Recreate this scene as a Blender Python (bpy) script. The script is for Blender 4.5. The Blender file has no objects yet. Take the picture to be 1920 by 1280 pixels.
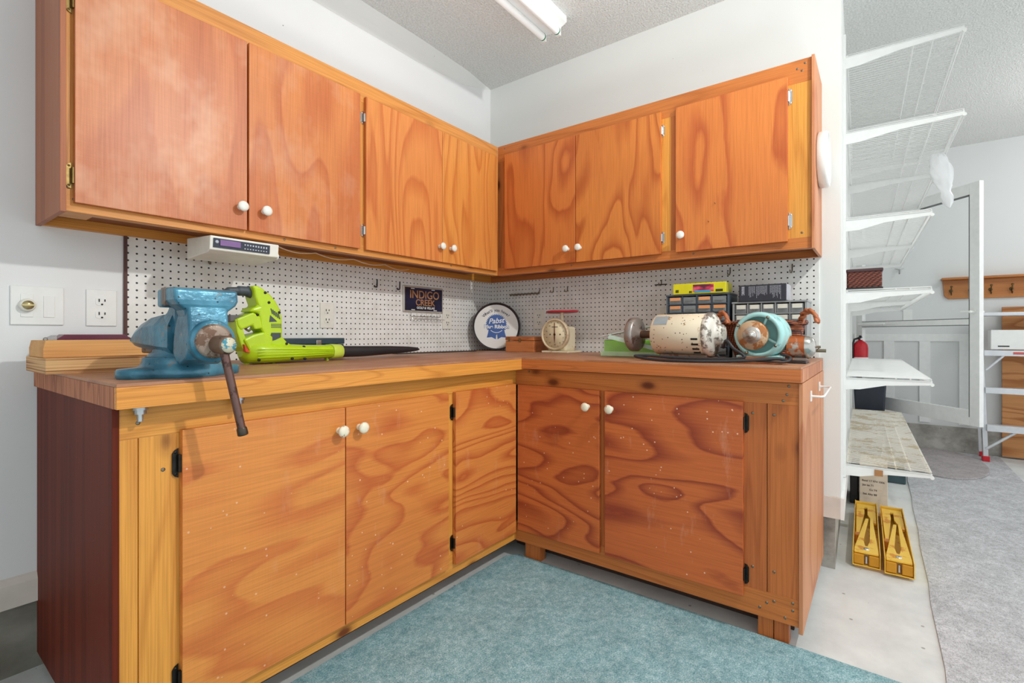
import bpy, math, random
from mathutils import Vector, Matrix
PI = math.pi
random.seed(4)
S = bpy.context.scene
COL = S.collection

# ------------------------------------------------------------------ camera, world, lights, exposure
cam_data = bpy.data.cameras.new('camera')
cam = bpy.data.objects.new('camera', cam_data); COL.objects.link(cam)
cam_data.sensor_width = 36.0
cam_data.lens = 921.8 / 1920 * 36.0
cam_data.shift_y = -15.0 / 1920
cam_data.clip_start = 0.02
YAW = 0.6425
cam.location = (-2.3434, -1.9193, 0.9487)
cam.rotation_euler = (PI / 2, 0, YAW - PI / 2)
S.camera = cam

w = bpy.data.worlds.new('world'); S.world = w; w.use_nodes = True
w.node_tree.nodes['Background'].inputs[0].default_value = (0.93, 0.98, 1.0, 1)
w.node_tree.nodes['Background'].inputs[1].default_value = 1.5

def area(name, loc, target, size, energy, color=(1, 1, 1), size_y=None):
    d = bpy.data.lights.new(name, 'AREA'); d.energy = energy; d.color = color; d.size = size
    if size_y: d.shape = 'RECTANGLE'; d.size_y = size_y
    o = bpy.data.objects.new(name, d); COL.objects.link(o); o.location = loc
    o.rotation_euler = (Vector(target) - Vector(loc)).to_track_quat('-Z', 'Y').to_euler()
    return o
area('ceiling_lamp_light', (-1.05, -2.67, 2.38), (-1.95, -0.1, 0.7), 0.07, 33, (0.99, 1.0, 0.97))
bl = area('added_ceiling_fill_light', (-1.6, -2.3, 0.35), (-1.05, -1.25, 2.44), 0.6, 8, (0.97, 1.0, 1.0)); bl.data.spread = math.radians(62)  # unseen upward fill, added only to brighten the ceiling
def point(name, loc, r, energy, color=(1, 1, 1)):
    d = bpy.data.lights.new(name, 'POINT'); d.energy = energy; d.shadow_soft_size = r; d.color = color
    o = bpy.data.objects.new(name, d); COL.objects.link(o); o.location = loc
point('far_room_lamp_light', (1.75, -3.25, 2.15), 0.12, 14, (1.0, 0.98, 0.96))

vs = S.view_settings
vs.view_transform = 'Standard'; vs.look = 'None'; vs.gamma = 1; vs.use_curve_mapping = False
vs.exposure = -0.13

# ------------------------------------------------------------------ materials
def srgb(r, g, b):
    f = lambda c: (c / 255 / 12.92) if c / 255 <= 0.04045 else ((c / 255 + 0.055) / 1.055) ** 2.4
    return (f(r), f(g), f(b), 1)

class NT:
    def __init__(s, name):
        s.m = bpy.data.materials.new(name); s.m.use_nodes = True
        s.t = s.m.node_tree; s.b = s.t.nodes['Principled BSDF']
    def n(s, kind, **kw):
        x = s.t.nodes.new(kind)
        for k, v in kw.items(): setattr(x, k, v)
        return x
    def l(s, a, b): s.t.links.new(a, b)
    def math(s, op, a, b=None, c=None):
        x = s.n('ShaderNodeMath', operation=op)
        for i, v in enumerate((a, b, c)):
            if v is None: continue
            if isinstance(v, (int, float)): x.inputs[i].default_value = v
            else: s.l(v, x.inputs[i])
        return x.outputs[0]
    def coord(s, loc=(0, 0, 0), scale=(1, 1, 1), rot=(0, 0, 0)):
        tc = s.n('ShaderNodeTexCoord'); mp = s.n('ShaderNodeMapping')
        mp.inputs['Location'].default_value = loc; mp.inputs['Scale'].default_value = scale
        mp.inputs['Rotation'].default_value = rot
        s.l(tc.outputs['Object'], mp.inputs['Vector']); return mp.outputs[0]
    def noise(s, vec, scale, detail=2, rough=0.5, dist=0.0):
        x = s.n('ShaderNodeTexNoise'); s.l(vec, x.inputs['Vector'])
        x.inputs['Scale'].default_value = scale; x.inputs['Detail'].default_value = detail
        x.inputs['Roughness'].default_value = rough; x.inputs['Distortion'].default_value = dist
        return x.outputs['Fac']
    def voro(s, vec, scale):
        x = s.n('ShaderNodeTexVoronoi'); s.l(vec, x.inputs['Vector']); x.inputs['Scale'].default_value = scale
        return x.outputs['Distance']
    def ramp(s, fac, stops, interp='LINEAR'):
        x = s.n('ShaderNodeValToRGB'); s.l(fac, x.inputs[0]); cr = x.color_ramp; cr.interpolation = interp
        while len(cr.elements) > 1: cr.elements.remove(cr.elements[-1])
        cr.elements[0].position = stops[0][0]; cr.elements[0].color = stops[0][1]
        for p, c in stops[1:]:
            e = cr.elements.new(p); e.color = c
        return x.outputs[0]
    def mix(s, fac, a, b, mode='MIX'):
        x = s.n('ShaderNodeMix', data_type='RGBA', blend_type=mode)
        for sock, v in ((x.inputs[0], fac), (x.inputs[6], a), (x.inputs[7], b)):
            if isinstance(v, (int, float, tuple)): sock.default_value = v
            else: s.l(v, sock)
        return x.outputs[2]
    def bump(s, h, strength=0.2, dist=0.01):
        x = s.n('ShaderNodeBump'); x.inputs['Strength'].default_value = strength
        x.inputs['Distance'].default_value = dist; s.l(h, x.inputs['Height']); s.l(x.outputs[0], s.b.inputs['Normal'])

def plain(name, col, rough=0.5, metal=0.0, var=0.06, vscale=30, alpha=None, bump=0.0):
    m = NT(name); v = m.coord()
    f = m.noise(v, vscale, 3)
    c = srgb(*col); d = tuple(x * (1 - var * 2) for x in c[:3]) + (1,)
    r = m.ramp(f, [(0.3, d), (0.7, c)])
    m.l(r, m.b.inputs['Base Color'])
    m.b.inputs['Roughness'].default_value = rough; m.b.inputs['Metallic'].default_value = metal
    if bump: m.bump(f, bump, 0.002)
    if alpha is not None:
        m.b.inputs['Alpha'].default_value = alpha
    return m.m

def wood(name, seed, axis, light, dark, across=5.0, along=1.1, rings=7.0, rough=0.38, flecks=0.0, scuff=0.0, contrast=1.0, saw=0.0, tilt=0.0):
    """rotary cut plywood: sharp sided flame bands following the grain"""
    m = NT(name)
    sc = {'x': (along, across, across), 'y': (across, along, across), 'z': (across, across, along)}[axis]
    v = m.coord((seed * 3.17, seed * 1.93, seed * 2.71), sc, (tilt, tilt, 0))
    n = m.noise(v, 1.0, 1.5, 0.45, 0.35)
    fr = m.math('FRACT', m.math('MULTIPLY', n, rings))
    jit = m.noise(v, 6.0, 3, 0.6)
    fr = m.math('ADD', fr, m.math('MULTIPLY', m.math('SUBTRACT', jit, 0.5), 0.22))
    L = srgb(*light); D = srgb(*dark)
    mid = tuple(L[i] * 0.62 + D[i] * 0.38 for i in range(3)) + (1,)
    D2 = tuple(L[i] * (1 - contrast) + D[i] * contrast for i in range(3)) + (1,)
    col = m.ramp(fr, [(0.0, L), (0.42, L), (0.62, mid), (0.86, D2), (0.97, L), (1.0, L)])
    big = m.noise(m.coord((seed, 0, seed)), 2.2, 2)
    col = m.mix(m.math('MULTIPLY', m.ramp(big, [(0.35, (0, 0, 0, 1)), (0.7, (1, 1, 1, 1))]), 0.35), col, D2)
    fs = {'x': (6, 260, 260), 'y': (260, 6, 260), 'z': (260, 260, 6)}[axis]
    fib = m.noise(m.coord((seed, seed, seed), fs), 1.0, 2)
    col = m.mix(1.0, col, m.ramp(fib, [(0.3, (0.88, 0.86, 0.84, 1)), (0.62, (1.04, 1.04, 1.04, 1))]), 'MULTIPLY')
    if saw:
        ss = {'x': (330, 1, 1), 'y': (1, 330, 1), 'z': (1, 1, 330)}[axis]
        s1 = m.noise(m.coord((0, 0, 0), tuple(x if x > 1 else 6 for x in ss)), 1.0, 1)
        col = m.mix(saw, col, m.ramp(s1, [(0.4, (0.90, 0.89, 0.88, 1)), (0.6, (1.05, 1.05, 1.05, 1))]), 'MULTIPLY')
    if scuff:
        a = m.noise(m.coord((seed, 2, 1), (2.2, 2.2, 1.6)), 2.0, 4, 0.7)
        col = m.mix(m.math('MULTIPLY', m.ramp(a, [(0.47, (0, 0, 0, 1)), (0.66, (1, 1, 1, 1))]), scuff), col, srgb(226, 178, 146))
    if flecks:
        vd = m.voro(m.coord((seed, seed, 0)), 34)
        mask = m.noise(m.coord((seed, 0, 0)), 3.2, 2)
        f = m.math('MULTIPLY', m.math('LESS_THAN', vd, 0.085), m.math('GREATER_THAN', mask, 0.50))
        col = m.mix(m.math('MULTIPLY', f, flecks), col, srgb(236, 205, 180))
        sm = m.noise(m.coord((seed, 5, 0), (9, 9, 2.5)), 2.0, 4, 0.7)
        col = m.mix(m.math('MULTIPLY', m.ramp(sm, [(0.60, (0, 0, 0, 1)), (0.74, (1, 1, 1, 1))]), 0.35 * flecks), col, srgb(222, 168, 140))
    m.l(col, m.b.inputs['Base Color'])
    m.b.inputs['Roughness'].default_value = rough
    m.b.inputs['Specular IOR Level'].default_value = 0.35
    m.bump(fib, 0.10, 0.001)
    return m.m

def pine(name, seed, axis, light, dark, knots=True, rings=9, rough=0.42, across=9.0, along=0.55):
    m = NT(name)
    sc = {'x': (along, across, across), 'y': (across, along, across), 'z': (across, across, along)}[axis]
    v = m.coord((seed * 2.31, seed * 1.37, seed * 3.3), sc)
    n = m.noise(v, 1.0, 1, 0.4, 0.2)
    fr = m.math('PINGPONG', m.math('MULTIPLY', n, rings), 0.5)
    L = srgb(*light); D = srgb(*dark)
    mid = tuple(L[i] * 0.6 + D[i] * 0.4 for i in range(3)) + (1,)
    col = m.ramp(fr, [(0.0, mid), (0.12, L), (0.5, L)])
    fs = {'x': (5, 300, 300), 'y': (300, 5, 300), 'z': (300, 300, 5)}[axis]
    fib = m.noise(m.coord((seed, seed, seed), fs), 1.0, 2)
    col = m.mix(1.0, col, m.ramp(fib, [(0.3, (0.82, 0.80, 0.78, 1)), (0.62, (1.05, 1.05, 1.05, 1))]), 'MULTIPLY')
    if knots:
        ks = {'x': (4.0, 7.5, 7.5), 'y': (7.5, 4.0, 7.5), 'z': (7.5, 7.5, 4.0)}[axis]
        vd = m.voro(m.coord((seed * 1.7, seed * 0.9, seed * 1.3), ks), 1.0)
        col = m.mix(m.ramp(vd, [(0.0, (1, 1, 1, 1)), (0.07, (0.9, 0.9, 0.9, 1)), (0.13, (0.25, 0.25, 0.25, 1)), (0.2, (0, 0, 0, 1))]), col, srgb(96, 38, 14))
    m.l(col, m.b.inputs['Base Color'])
    m.b.inputs['Roughness'].default_value = rough
    m.b.inputs['Specular IOR Level'].default_value = 0.35
    m.bump(fib, 0.08, 0.001)
    return m.m

def wall_mat(name, col, scuffs=0.5):
    m = NT(name); v = m.coord()
    base = m.ramp(m.noise(v, 1.6, 3), [(0.3, tuple(x * 0.95 for x in srgb(*col)[:3]) + (1,)), (0.7, srgb(*col))])
    vd = m.voro(m.coord((0.3, 0.7, 0.1), (1, 1, 1)), 9.0)
    nz = m.noise(v, 22, 2)
    f = m.math('MULTIPLY', m.math('LESS_THAN', m.math('ADD', vd, m.math('MULTIPLY', nz, 0.10)), 0.078), scuffs)
    c = m.mix(f, base, srgb(120, 112, 104))
    m.l(c, m.b.inputs['Base Color']); m.b.inputs['Roughness'].default_value = 0.6
    m.bump(m.noise(v, 220, 2), 0.05, 0.001)
    return m.m

def carpet_mat(name, c1, c2, c3, scale=260):
    m = NT(name); v = m.coord()
    f = m.noise(v, scale, 3, 0.7)
    g = m.noise(v, 60, 3, 0.7); h = m.noise(v, 9, 3, 0.6)
    col = m.ramp(m.math('ADD', m.math('MULTIPLY', f, 0.62), m.math('MULTIPLY', g, 0.38)), [(0.36, srgb(*c1)), (0.5, srgb(*c2)), (0.64, srgb(*c3))])
    col = m.mix(1.0, col, m.ramp(h, [(0.35, (0.88, 0.88, 0.88, 1)), (0.65, (1.06, 1.06, 1.06, 1))]), 'MULTIPLY')
    m.l(col, m.b.inputs['Base Color']); m.b.inputs['Roughness'].default_value = 0.95
    m.b.inputs['Specular IOR Level'].default_value = 0.1
    m.bump(f, 0.6, 0.004)
    return m.m

def concrete_mat(name, c1, c2, dirt=0.0):
    m = NT(name); v = m.coord()
    col = m.ramp(m.noise(v, 5, 5, 0.6), [(0.35, srgb(*c1)), (0.65, srgb(*c2))])
    if dirt:
        d = m.noise(m.coord((0, 0, 0), (3, 6, 8)), 1.4, 5, 0.7)
        col = m.mix(m.math('MULTIPLY', m.ramp(d, [(0.45, (0, 0, 0, 1)), (0.7, (1, 1, 1, 1))]), dirt), col, srgb(86, 78, 70))
        vd = m.voro(m.coord((0.3, 0, 0), (6, 6, 6)), 2.5)
    sp = m.voro(v, 14)
    col = m.mix(m.math('MULTIPLY', m.math('LESS_THAN', sp, 0.07), 0.6), col, srgb(110, 100, 88))
    m.l(col, m.b.inputs['Base Color']); m.b.inputs['Roughness'].default_value = 0.75
    m.bump(m.noise(v, 60, 4), 0.15, 0.004)
    return m.m

def ceiling_mat():
    m = NT('popcorn_ceiling'); v = m.coord()
    f = m.noise(v, 130, 3, 0.6)
    col = m.ramp(f, [(0.35, srgb(216, 216, 213)), (0.62, srgb(242, 242, 239))])
    m.l(col, m.b.inputs['Base Color']); m.b.inputs['Roughness'].default_value = 0.9
    m.bump(f, 0.9, 0.012)
    return m.m

def pegboard_mat(name, ax, u0, w0, pitch=0.0235, r=0.0032):
    m = NT(name)
    tc = m.n('ShaderNodeTexCoord'); sx = m.n('ShaderNodeSeparateXYZ'); m.l(tc.outputs['Object'], sx.inputs[0])
    def cell(out, o):
        a = m.math('DIVIDE', m.math('SUBTRACT', out, o), pitch)
        return m.math('SUBTRACT', m.math('FRACT', m.math('ADD', a, 100.5)), 0.5)
    u = cell(sx.outputs[0 if ax == 'x' else 1], u0); wv = cell(sx.outputs[2], w0)
    d = m.math('SQRT', m.math('ADD', m.math('MULTIPLY', u, u), m.math('MULTIPLY', wv, wv)))
    hole = m.math('LESS_THAN', d, r / pitch)
    dirt = m.noise(m.coord((1, 1, 1)), 14, 3, 0.6)
    base = m.ramp(dirt, [(0.3, srgb(224, 222, 216)), (0.6, srgb(238, 237, 234))])
    col = m.mix(hole, base, srgb(22, 20, 20))
    m.l(col, m.b.inputs['Base Color']); m.b.inputs['Roughness'].default_value = 0.45
    return m.m

def rusty(name, base, rust, amount=0.5, scale=26, metal=0.3, rough=0.5, chip=None):
    m = NT(name); v = m.coord()
    f = m.noise(v, scale, 5, 0.7)
    lo = 0.5 + (0.5 - amount) * 0.35
    col = m.mix(m.ramp(f, [(lo, (0, 0, 0, 1)), (lo + 0.05, (1, 1, 1, 1))]), srgb(*base), srgb(*rust))
    if chip:
        g = m.voro(v, 70)
        col = m.mix(m.math('LESS_THAN', g, 0.16), col, srgb(*chip))
    m.l(col, m.b.inputs['Base Color']); m.b.inputs['Roughness'].default_value = rough
    m.b.inputs['Metallic'].default_value = metal
    m.bump(f, 0.25, 0.002)
    return m.m

def laminated(name, axis_z=True):
    """plywood edge: thin horizontal plies"""
    m = NT(name); v = m.coord((0, 0, 0), (2, 2, 190))
    f = m.noise(v, 1.0, 2)
    col = m.ramp(f, [(0.38, srgb(140, 88, 48)), (0.5, srgb(206, 158, 104)), (0.65, srgb(222, 180, 128))])
    m.l(col, m.b.inputs['Base Color']); m.b.inputs['Roughness'].default_value = 0.7
    return m.m

def weave_mat(name, c1, c2):
    m = NT(name); v = m.coord((0, 0, 0), (1, 1, 1), (0, 0, 0))
    a = m.n('ShaderNodeTexWave', wave_type='BANDS', bands_direction='DIAGONAL'); m.l(v, a.inputs[0]); a.inputs['Scale'].default_value = 34; a.inputs['Distortion'].default_value = 3
    b = m.n('ShaderNodeTexWave', wave_type='BANDS', bands_direction='Z'); m.l(v, b.inputs[0]); b.inputs['Scale'].default_value = 48; b.inputs['Distortion'].default_value = 2
    f = m.math('MULTIPLY', a.outputs['Fac'], b.outputs['Fac'])
    col = m.ramp(f, [(0.05, srgb(60, 24, 14)), (0.3, srgb(*c1)), (0.7, srgb(*c2))])
    m.l(col, m.b.inputs['Base Color']); m.b.inputs['Roughness'].default_value = 0.55
    m.bump(f, 0.7, 0.006)
    return m.m

def glass(name, tint=(0.93, 0.95, 0.95, 1)):
    m = bpy.data.materials.new(name); m.use_nodes = True; t = m.node_tree
    for n in list(t.nodes): t.nodes.remove(n)
    o = t.nodes.new('ShaderNodeOutputMaterial'); tr = t.nodes.new('ShaderNodeBsdfTransparent'); gl = t.nodes.new('ShaderNodeBsdfGlossy')
    fr = t.nodes.new('ShaderNodeLayerWeight'); mx = t.nodes.new('ShaderNodeMixShader')
    tr.inputs[0].default_value = tint; gl.inputs['Roughness'].default_value = 0.03; fr.inputs[0].default_value = 0.12
    t.links.new(fr.outputs['Fresnel'], mx.inputs[0]); t.links.new(tr.outputs[0], mx.inputs[1]); t.links.new(gl.outputs[0], mx.inputs[2])
    t.links.new(mx.outputs[0], o.inputs[0]); return m

M = {}
M['wall'] = wall_mat('white_wall_paint', (229, 230, 227), 0.35)
M['wall_dirty'] = wall_mat('scuffed_wall_paint', (232, 232, 232), 0.8)
M['wall_grey'] = wall_mat('pale_grey_wall_paint', (222, 223, 222), 0.1)
M['ceiling'] = ceiling_mat()
M['trim'] = plain('white_trim_paint', (238, 238, 236), 0.4, var=0.03)
M['trim_dirty'] = plain('worn_trim_paint', (222, 214, 204), 0.5, var=0.08, vscale=12)
M['stem'] = concrete_mat('footing_concrete', (150, 146, 138), (196, 192, 184), 0.5)
M['stem_dark'] = concrete_mat('bare_footing_concrete', (104, 102, 90), (140, 138, 128), 0.3)
M['floor'] = concrete_mat('floor_concrete', (204, 206, 205), (222, 224, 222), 0.08)
M['teal'] = carpet_mat('teal_carpet', (92, 136, 144), (140, 178, 186), (196, 220, 222))
M['grey_carpet'] = carpet_mat('grey_carpet', (150, 151, 154), (196, 196, 199), (224, 224, 228))
M['mat'] = carpet_mat('taupe_mat', (150, 144, 146), (178, 172, 172), (198, 192, 192))
M['pegA'] = pegboard_mat('pegboard_long_wall', 'x', -0.909, 0.308)
M['pegB'] = pegboard_mat('pegboard_short_wall', 'y', 0.8305, 0.308)
M['peg_edge'] = plain('hardboard_edge', (92, 60, 56), 0.7)
M['knob'] = plain('white_ceramic', (240, 238, 228), 0.18, var=0.02)
M['knob_dirty'] = rusty('worn_ceramic', (236, 226, 202), (176, 150, 110), 0.2, 60, 0, 0.3)
M['brass'] = plain('aged_brass_hinge', (150, 124, 74), 0.35, 0.9, 0.2, 60)
M['chrome'] = plain('chrome', (210, 210, 208), 0.18, 1.0, 0.05)
M['black_iron'] = plain('black_hinge_metal', (52, 48, 44), 0.35, 0.8, 0.2, 60)
M['screw'] = plain('screw_steel', (150, 140, 124), 0.35, 0.9, 0.2, 200)
M['pine_light'] = pine('varnished_pine_light', 1.2, 'x', (216, 146, 74), (168, 92, 36))
M['pine_light_v'] = pine('varnished_pine_light_upright', 2.7, 'z', (216, 148, 72), (170, 96, 38))
M['pine_orange'] = pine('varnished_pine_orange', 3.1, 'x', (220, 150, 66), (178, 104, 40))
M['pine_orange_v'] = pine('varnished_pine_orange_upright', 4.6, 'z', (224, 154, 68), (184, 108, 42))
M['pine_red'] = pine('varnished_pine_red', 5.4, 'y', (188, 106, 54), (140, 70, 32))
M['pine_redlight'] = pine('varnished_pine_warm', 7.4, 'y', (198, 118, 58), (152, 78, 36))
M['pine_red_v'] = pine('varnished_pine_red_upright', 6.3, 'z', (188, 106, 54), (142, 68, 32), knots=False)
M['pine_yellow_v'] = pine('varnished_pine_yellow_upright', 8.1, 'z', (218, 150, 66), (176, 100, 36))
M['pine_red_v2'] = pine('varnished_pine_knotty_upright', 9.3, 'z', (194, 112, 56), (146, 74, 34))
M['side_shaded'] = wood('shaded_side_plywood', 3.3, 'z', (112, 46, 30), (80, 30, 20), 22, 0.5, 2, 0.55, contrast=0.7)  # shade on the left end panel is put into this dark colour
M['side_shaded'].node_tree.nodes['Principled BSDF'].inputs['Specular IOR Level'].default_value = 0.12
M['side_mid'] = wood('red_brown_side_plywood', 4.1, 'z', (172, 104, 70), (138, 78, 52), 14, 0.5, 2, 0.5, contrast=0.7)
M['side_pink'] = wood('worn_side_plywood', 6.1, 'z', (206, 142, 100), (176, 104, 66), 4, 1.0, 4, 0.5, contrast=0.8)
M['inside'] = plain('cabinet_underside', (150, 84, 40), 0.6, var=0.15, vscale=8)
M['lam'] = wood('worktop_face', 8.8, 'x', (176, 124, 92), (146, 94, 66), 6, 1.2, 3, 0.45, scuff=0.25, contrast=0.6)
M['ply_edge'] = plain('dark_ply_edge', (104, 52, 34), 0.6, var=0.2, vscale=90)
M['band_end'] = wood('end_grain_blocks', 2.2, 'z', (190, 122, 84), (142, 78, 50), 22, 3, 4, 0.6, contrast=0.9)
M['band_end_r'] = wood('end_grain_blocks_right', 5.2, 'z', (206, 142, 106), (140, 76, 48), 30, 3, 4, 0.6, contrast=0.9)
M['cord'] = plain('white_cord', (224, 196, 172), 0.5)
M['white_plastic'] = plain('white_plastic', (236, 236, 233), 0.3, var=0.02)
M['ivory_plastic'] = plain('ivory_plastic', (236, 233, 222), 0.3, var=0.04)
M['slot'] = plain('outlet_slot', (30, 28, 26), 0.6)
M['white_metal'] = plain('white_coated_wire', (236, 236, 234), 0.35, var=0.02)
M['dirty_wire'] = rusty('dirty_coated_wire', (228, 223, 212), (204, 190, 164), 0.45, 6, 0, 0.5)
M['alu'] = plain('ladder_aluminium', (214, 216, 220), 0.35, 0.35, 0.05)
M['red'] = plain('red_plastic', (206, 24, 40), 0.35)
M['black'] = plain('black_plastic', (34, 34, 38), 0.4)
M['black_rubber'] = plain('black_rubber', (40, 42, 46), 0.55)
M['navy'] = plain('navy_plastic', (44, 50, 62), 0.35, var=0.1, vscale=6)
M['glass'] = glass('clear_glass')
M['radio_btn'] = plain('radio_button', (190, 194, 204), 0.4)

# ------------------------------------------------------------------ mesh helper
class MB:
    def __init__(s): s.v = []; s.f = []; s.mi = []; s.sm = []
    def add(s, vs, fs, mi=0, smooth=False):
        o = len(s.v); s.v += [tuple(x) for x in vs]
        for f in fs: s.f.append([i + o for i in f]); s.mi.append(mi); s.sm.append(smooth)
        return s
    def box(s, x0, x1, y0, y1, z0, z1, mi=0, rz=0, c=None):
        x0, x1 = sorted((x0, x1)); y0, y1 = sorted((y0, y1)); z0, z1 = sorted((z0, z1))
        vs = [(x0, y0, z0), (x1, y0, z0), (x1, y1, z0), (x0, y1, z0), (x0, y0, z1), (x1, y0, z1), (x1, y1, z1), (x0, y1, z1)]
        if rz:
            cx, cy = c if c else ((x0 + x1) / 2, (y0 + y1) / 2); a, b = math.cos(rz), math.sin(rz)
            vs = [(cx + (x - cx) * a - (y - cy) * b, cy + (x - cx) * b + (y - cy) * a, z) for x, y, z in vs]
        return s.add(vs, [(0, 3, 2, 1), (4, 5, 6, 7), (0, 1, 5, 4), (1, 2, 6, 5), (2, 3, 7, 6), (3, 0, 4, 7)], mi)
    def prism(s, pts, axis, a0, a1, mi=0, smooth=False):
        """polygon pts in the other two axes (order: xy for z, xz for y, yz for x), extruded along axis"""
        def P(p, a):
            if axis == 'z': return (p[0], p[1], a)
            if axis == 'y': return (p[0], a, p[1])
            return (a, p[0], p[1])
        ar = sum(pts[i][0] * pts[(i + 1) % len(pts)][1] - pts[(i + 1) % len(pts)][0] * pts[i][1] for i in range(len(pts)))
        pts = list(pts)
        if ar < 0: pts.reverse()
        n = len(pts); vs = [P(p, a0) for p in pts] + [P(p, a1) for p in pts]
        flip = (axis == 'y') != (a1 < a0)
        fs = [list(range(n))[::-1], list(range(n, 2 * n))] + [(i, (i + 1) % n, n + (i + 1) % n, n + i) for i in range(n)]
        if flip: fs = [list(f)[::-1] for f in fs]
        return s.add(vs, fs, mi, smooth)
    def rings(s, rings, mi=0, smooth=True, cap=True, close=False):
        n = len(rings[0]); vs = [p for r in rings for p in r]; fs = []
        m = len(rings)
        for j in range(m - 1 + (1 if close else 0)):
            a, b = j * n, ((j + 1) % m) * n
            for i in range(n): fs.append((a + i, a + (i + 1) % n, b + (i + 1) % n, b + i))
        s.add(vs, fs, mi, smooth)
        if cap and not close:
            s.add(rings[0], [list(range(n))[::-1]], mi, False); s.add(rings[-1], [list(range(n))], mi, False)
        return s
    def tube(s, path, r, seg=8, mi=0, close=False, cap=True):
        P = [Vector(p) for p in path]; n = len(P); rr = r if isinstance(r, (list, tuple)) else [r] * n
        out = []; prev = None
        for i in range(n):
            if close: t = P[(i + 1) % n] - P[i - 1]
            else: t = P[min(i + 1, n - 1)] - P[max(i - 1, 0)]
            t.normalize()
            if prev is None:
                u = t.cross(Vector((0, 0, 1)))
                if u.length < 0.1: u = t.cross(Vector((1, 0, 0)))
            else: u = prev - t * prev.dot(t)
            u.normalize(); prev = u; v = t.cross(u)
            out.append([P[i] + (u * math.cos(2 * PI * k / seg) + v * math.sin(2 * PI * k / seg)) * rr[i] for k in range(seg)])
        return s.rings(out, mi, True, cap, close)
    def cyl(s, p0, p1, r, seg=20, mi=0, r2=None): return s.tube([p0, p1], [r, r if r2 is None else r2], seg, mi)
    def lathe(s, prof, o=(0, 0, 0), axis=(0, 0, 1), seg=28, mi=0):
        """prof: (radius, height along axis)"""
        A = Vector(axis).normalized(); u = A.cross(Vector((0, 0, 1)))
        if u.length < 0.1: u = A.cross(Vector((1, 0, 0)))
        u.normalize(); v = A.cross(u); O = Vector(o)
        out = [[O + A * h + (u * math.cos(2 * PI * k / seg) + v * math.sin(2 * PI * k / seg)) * max(r, 1e-5) for k in range(seg)] for r, h in prof]
        return s.rings(out, mi, True, True)

ROOT = {}
def mesh_obj(name, mb, mats, parent=None, bevel=0.0, world=True, seg=2, sub=0):
    me = bpy.data.meshes.new(name)
    vs = [Vector(v) for v in mb.v]
    if parent is not None and world:
        Mi = ROOT[parent.name]; vs = [Mi @ v for v in vs]
    me.from_pydata([tuple(v) for v in vs], [], mb.f); me.update()
    mats = mats if isinstance(mats, (list, tuple)) else [mats]
    for m in mats: me.materials.append(M[m] if isinstance(m, str) else m)
    for i, p in enumerate(me.polygons): p.material_index = mb.mi[i]; p.use_smooth = mb.sm[i]
    o = bpy.data.objects.new(name, me); COL.objects.link(o)
    if parent is not None:
        o.parent = parent; ROOT[o.name] = ROOT[parent.name]
    else: ROOT[o.name] = Matrix.Identity(4)
    if bevel:
        b = o.modifiers.new('bevel', 'BEVEL'); b.width = bevel; b.segments = seg; b.limit_method = 'ANGLE'; b.angle_limit = math.radians(40)
    if sub:
        b = o.modifiers.new('subsurf', 'SUBSURF'); b.levels = sub; b.render_levels = sub
    return o

def tag(o, label, cat, group=None):
    o['label'] = label; o['category'] = cat
    if group: o['group'] = group
    return o
def thing(name, loc, label, cat, rz=0, group=None):
    o = bpy.data.objects.new(name, None); COL.objects.link(o); o.empty_display_size = 0.05
    o.location = loc; o.rotation_euler = (0, 0, rz)
    ROOT[o.name] = (Matrix.Translation(loc) @ Matrix.Rotation(rz, 4, 'Z')).inverted()
    return tag(o, label, cat, group)
def struct(name, mb, mats, bevel=0.0, parent=None):
    o = mesh_obj(name, mb, mats, parent, bevel)
    if parent is None: o['kind'] = 'structure'
    return o
def single(name, mb, mats, label, cat, group=None, bevel=0.0):
    """one-mesh thing whose origin sits at the base of its own geometry"""
    xs = [v[0] for v in mb.v]; ys = [v[1] for v in mb.v]; zs = [v[2] for v in mb.v]
    c = Vector(((min(xs) + max(xs)) / 2, (min(ys) + max(ys)) / 2, min(zs)))
    mb.v = [tuple(Vector(v) - c) for v in mb.v]
    o = mesh_obj(name, mb, mats, None, bevel); o.location = c
    return tag(o, label, cat, group)

def text_mb(mb, body, size, mat4, extrude=0.0004, mi=0, align='CENTER', bold=0.0, shear=0.0, sx=1.0):
    cu = bpy.data.curves.new('lettering', 'FONT'); cu.body = body; cu.size = size; cu.extrude = extrude
    cu.align_x = align; cu.align_y = 'CENTER'; cu.offset = bold; cu.shear = shear
    ob = bpy.data.objects.new('lettering', cu)
    me = bpy.data.meshes.new_from_object(ob)
    mb.add([mat4 @ Vector((v.co.x * sx, v.co.y, v.co.z)) for v in me.vertices], [list(p.vertices) for p in me.polygons], mi)
    bpy.data.objects.remove(ob); bpy.data.meshes.remove(me); bpy.data.curves.remove(cu)
    return mb
def faceY(x, y, z, roll=0): return Matrix.Translation((x, y, z)) @ Matrix.Rotation(PI / 2, 4, 'X') @ Matrix.Rotation(roll, 4, 'Z')      # reads from -Y
def faceX(x, y, z, roll=0): return Matrix.Translation((x, y, z)) @ Matrix.Rotation(-PI / 2, 4, 'Z') @ Matrix.Rotation(PI / 2, 4, 'X') @ Matrix.Rotation(roll, 4, 'Z')  # reads from -X

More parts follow.
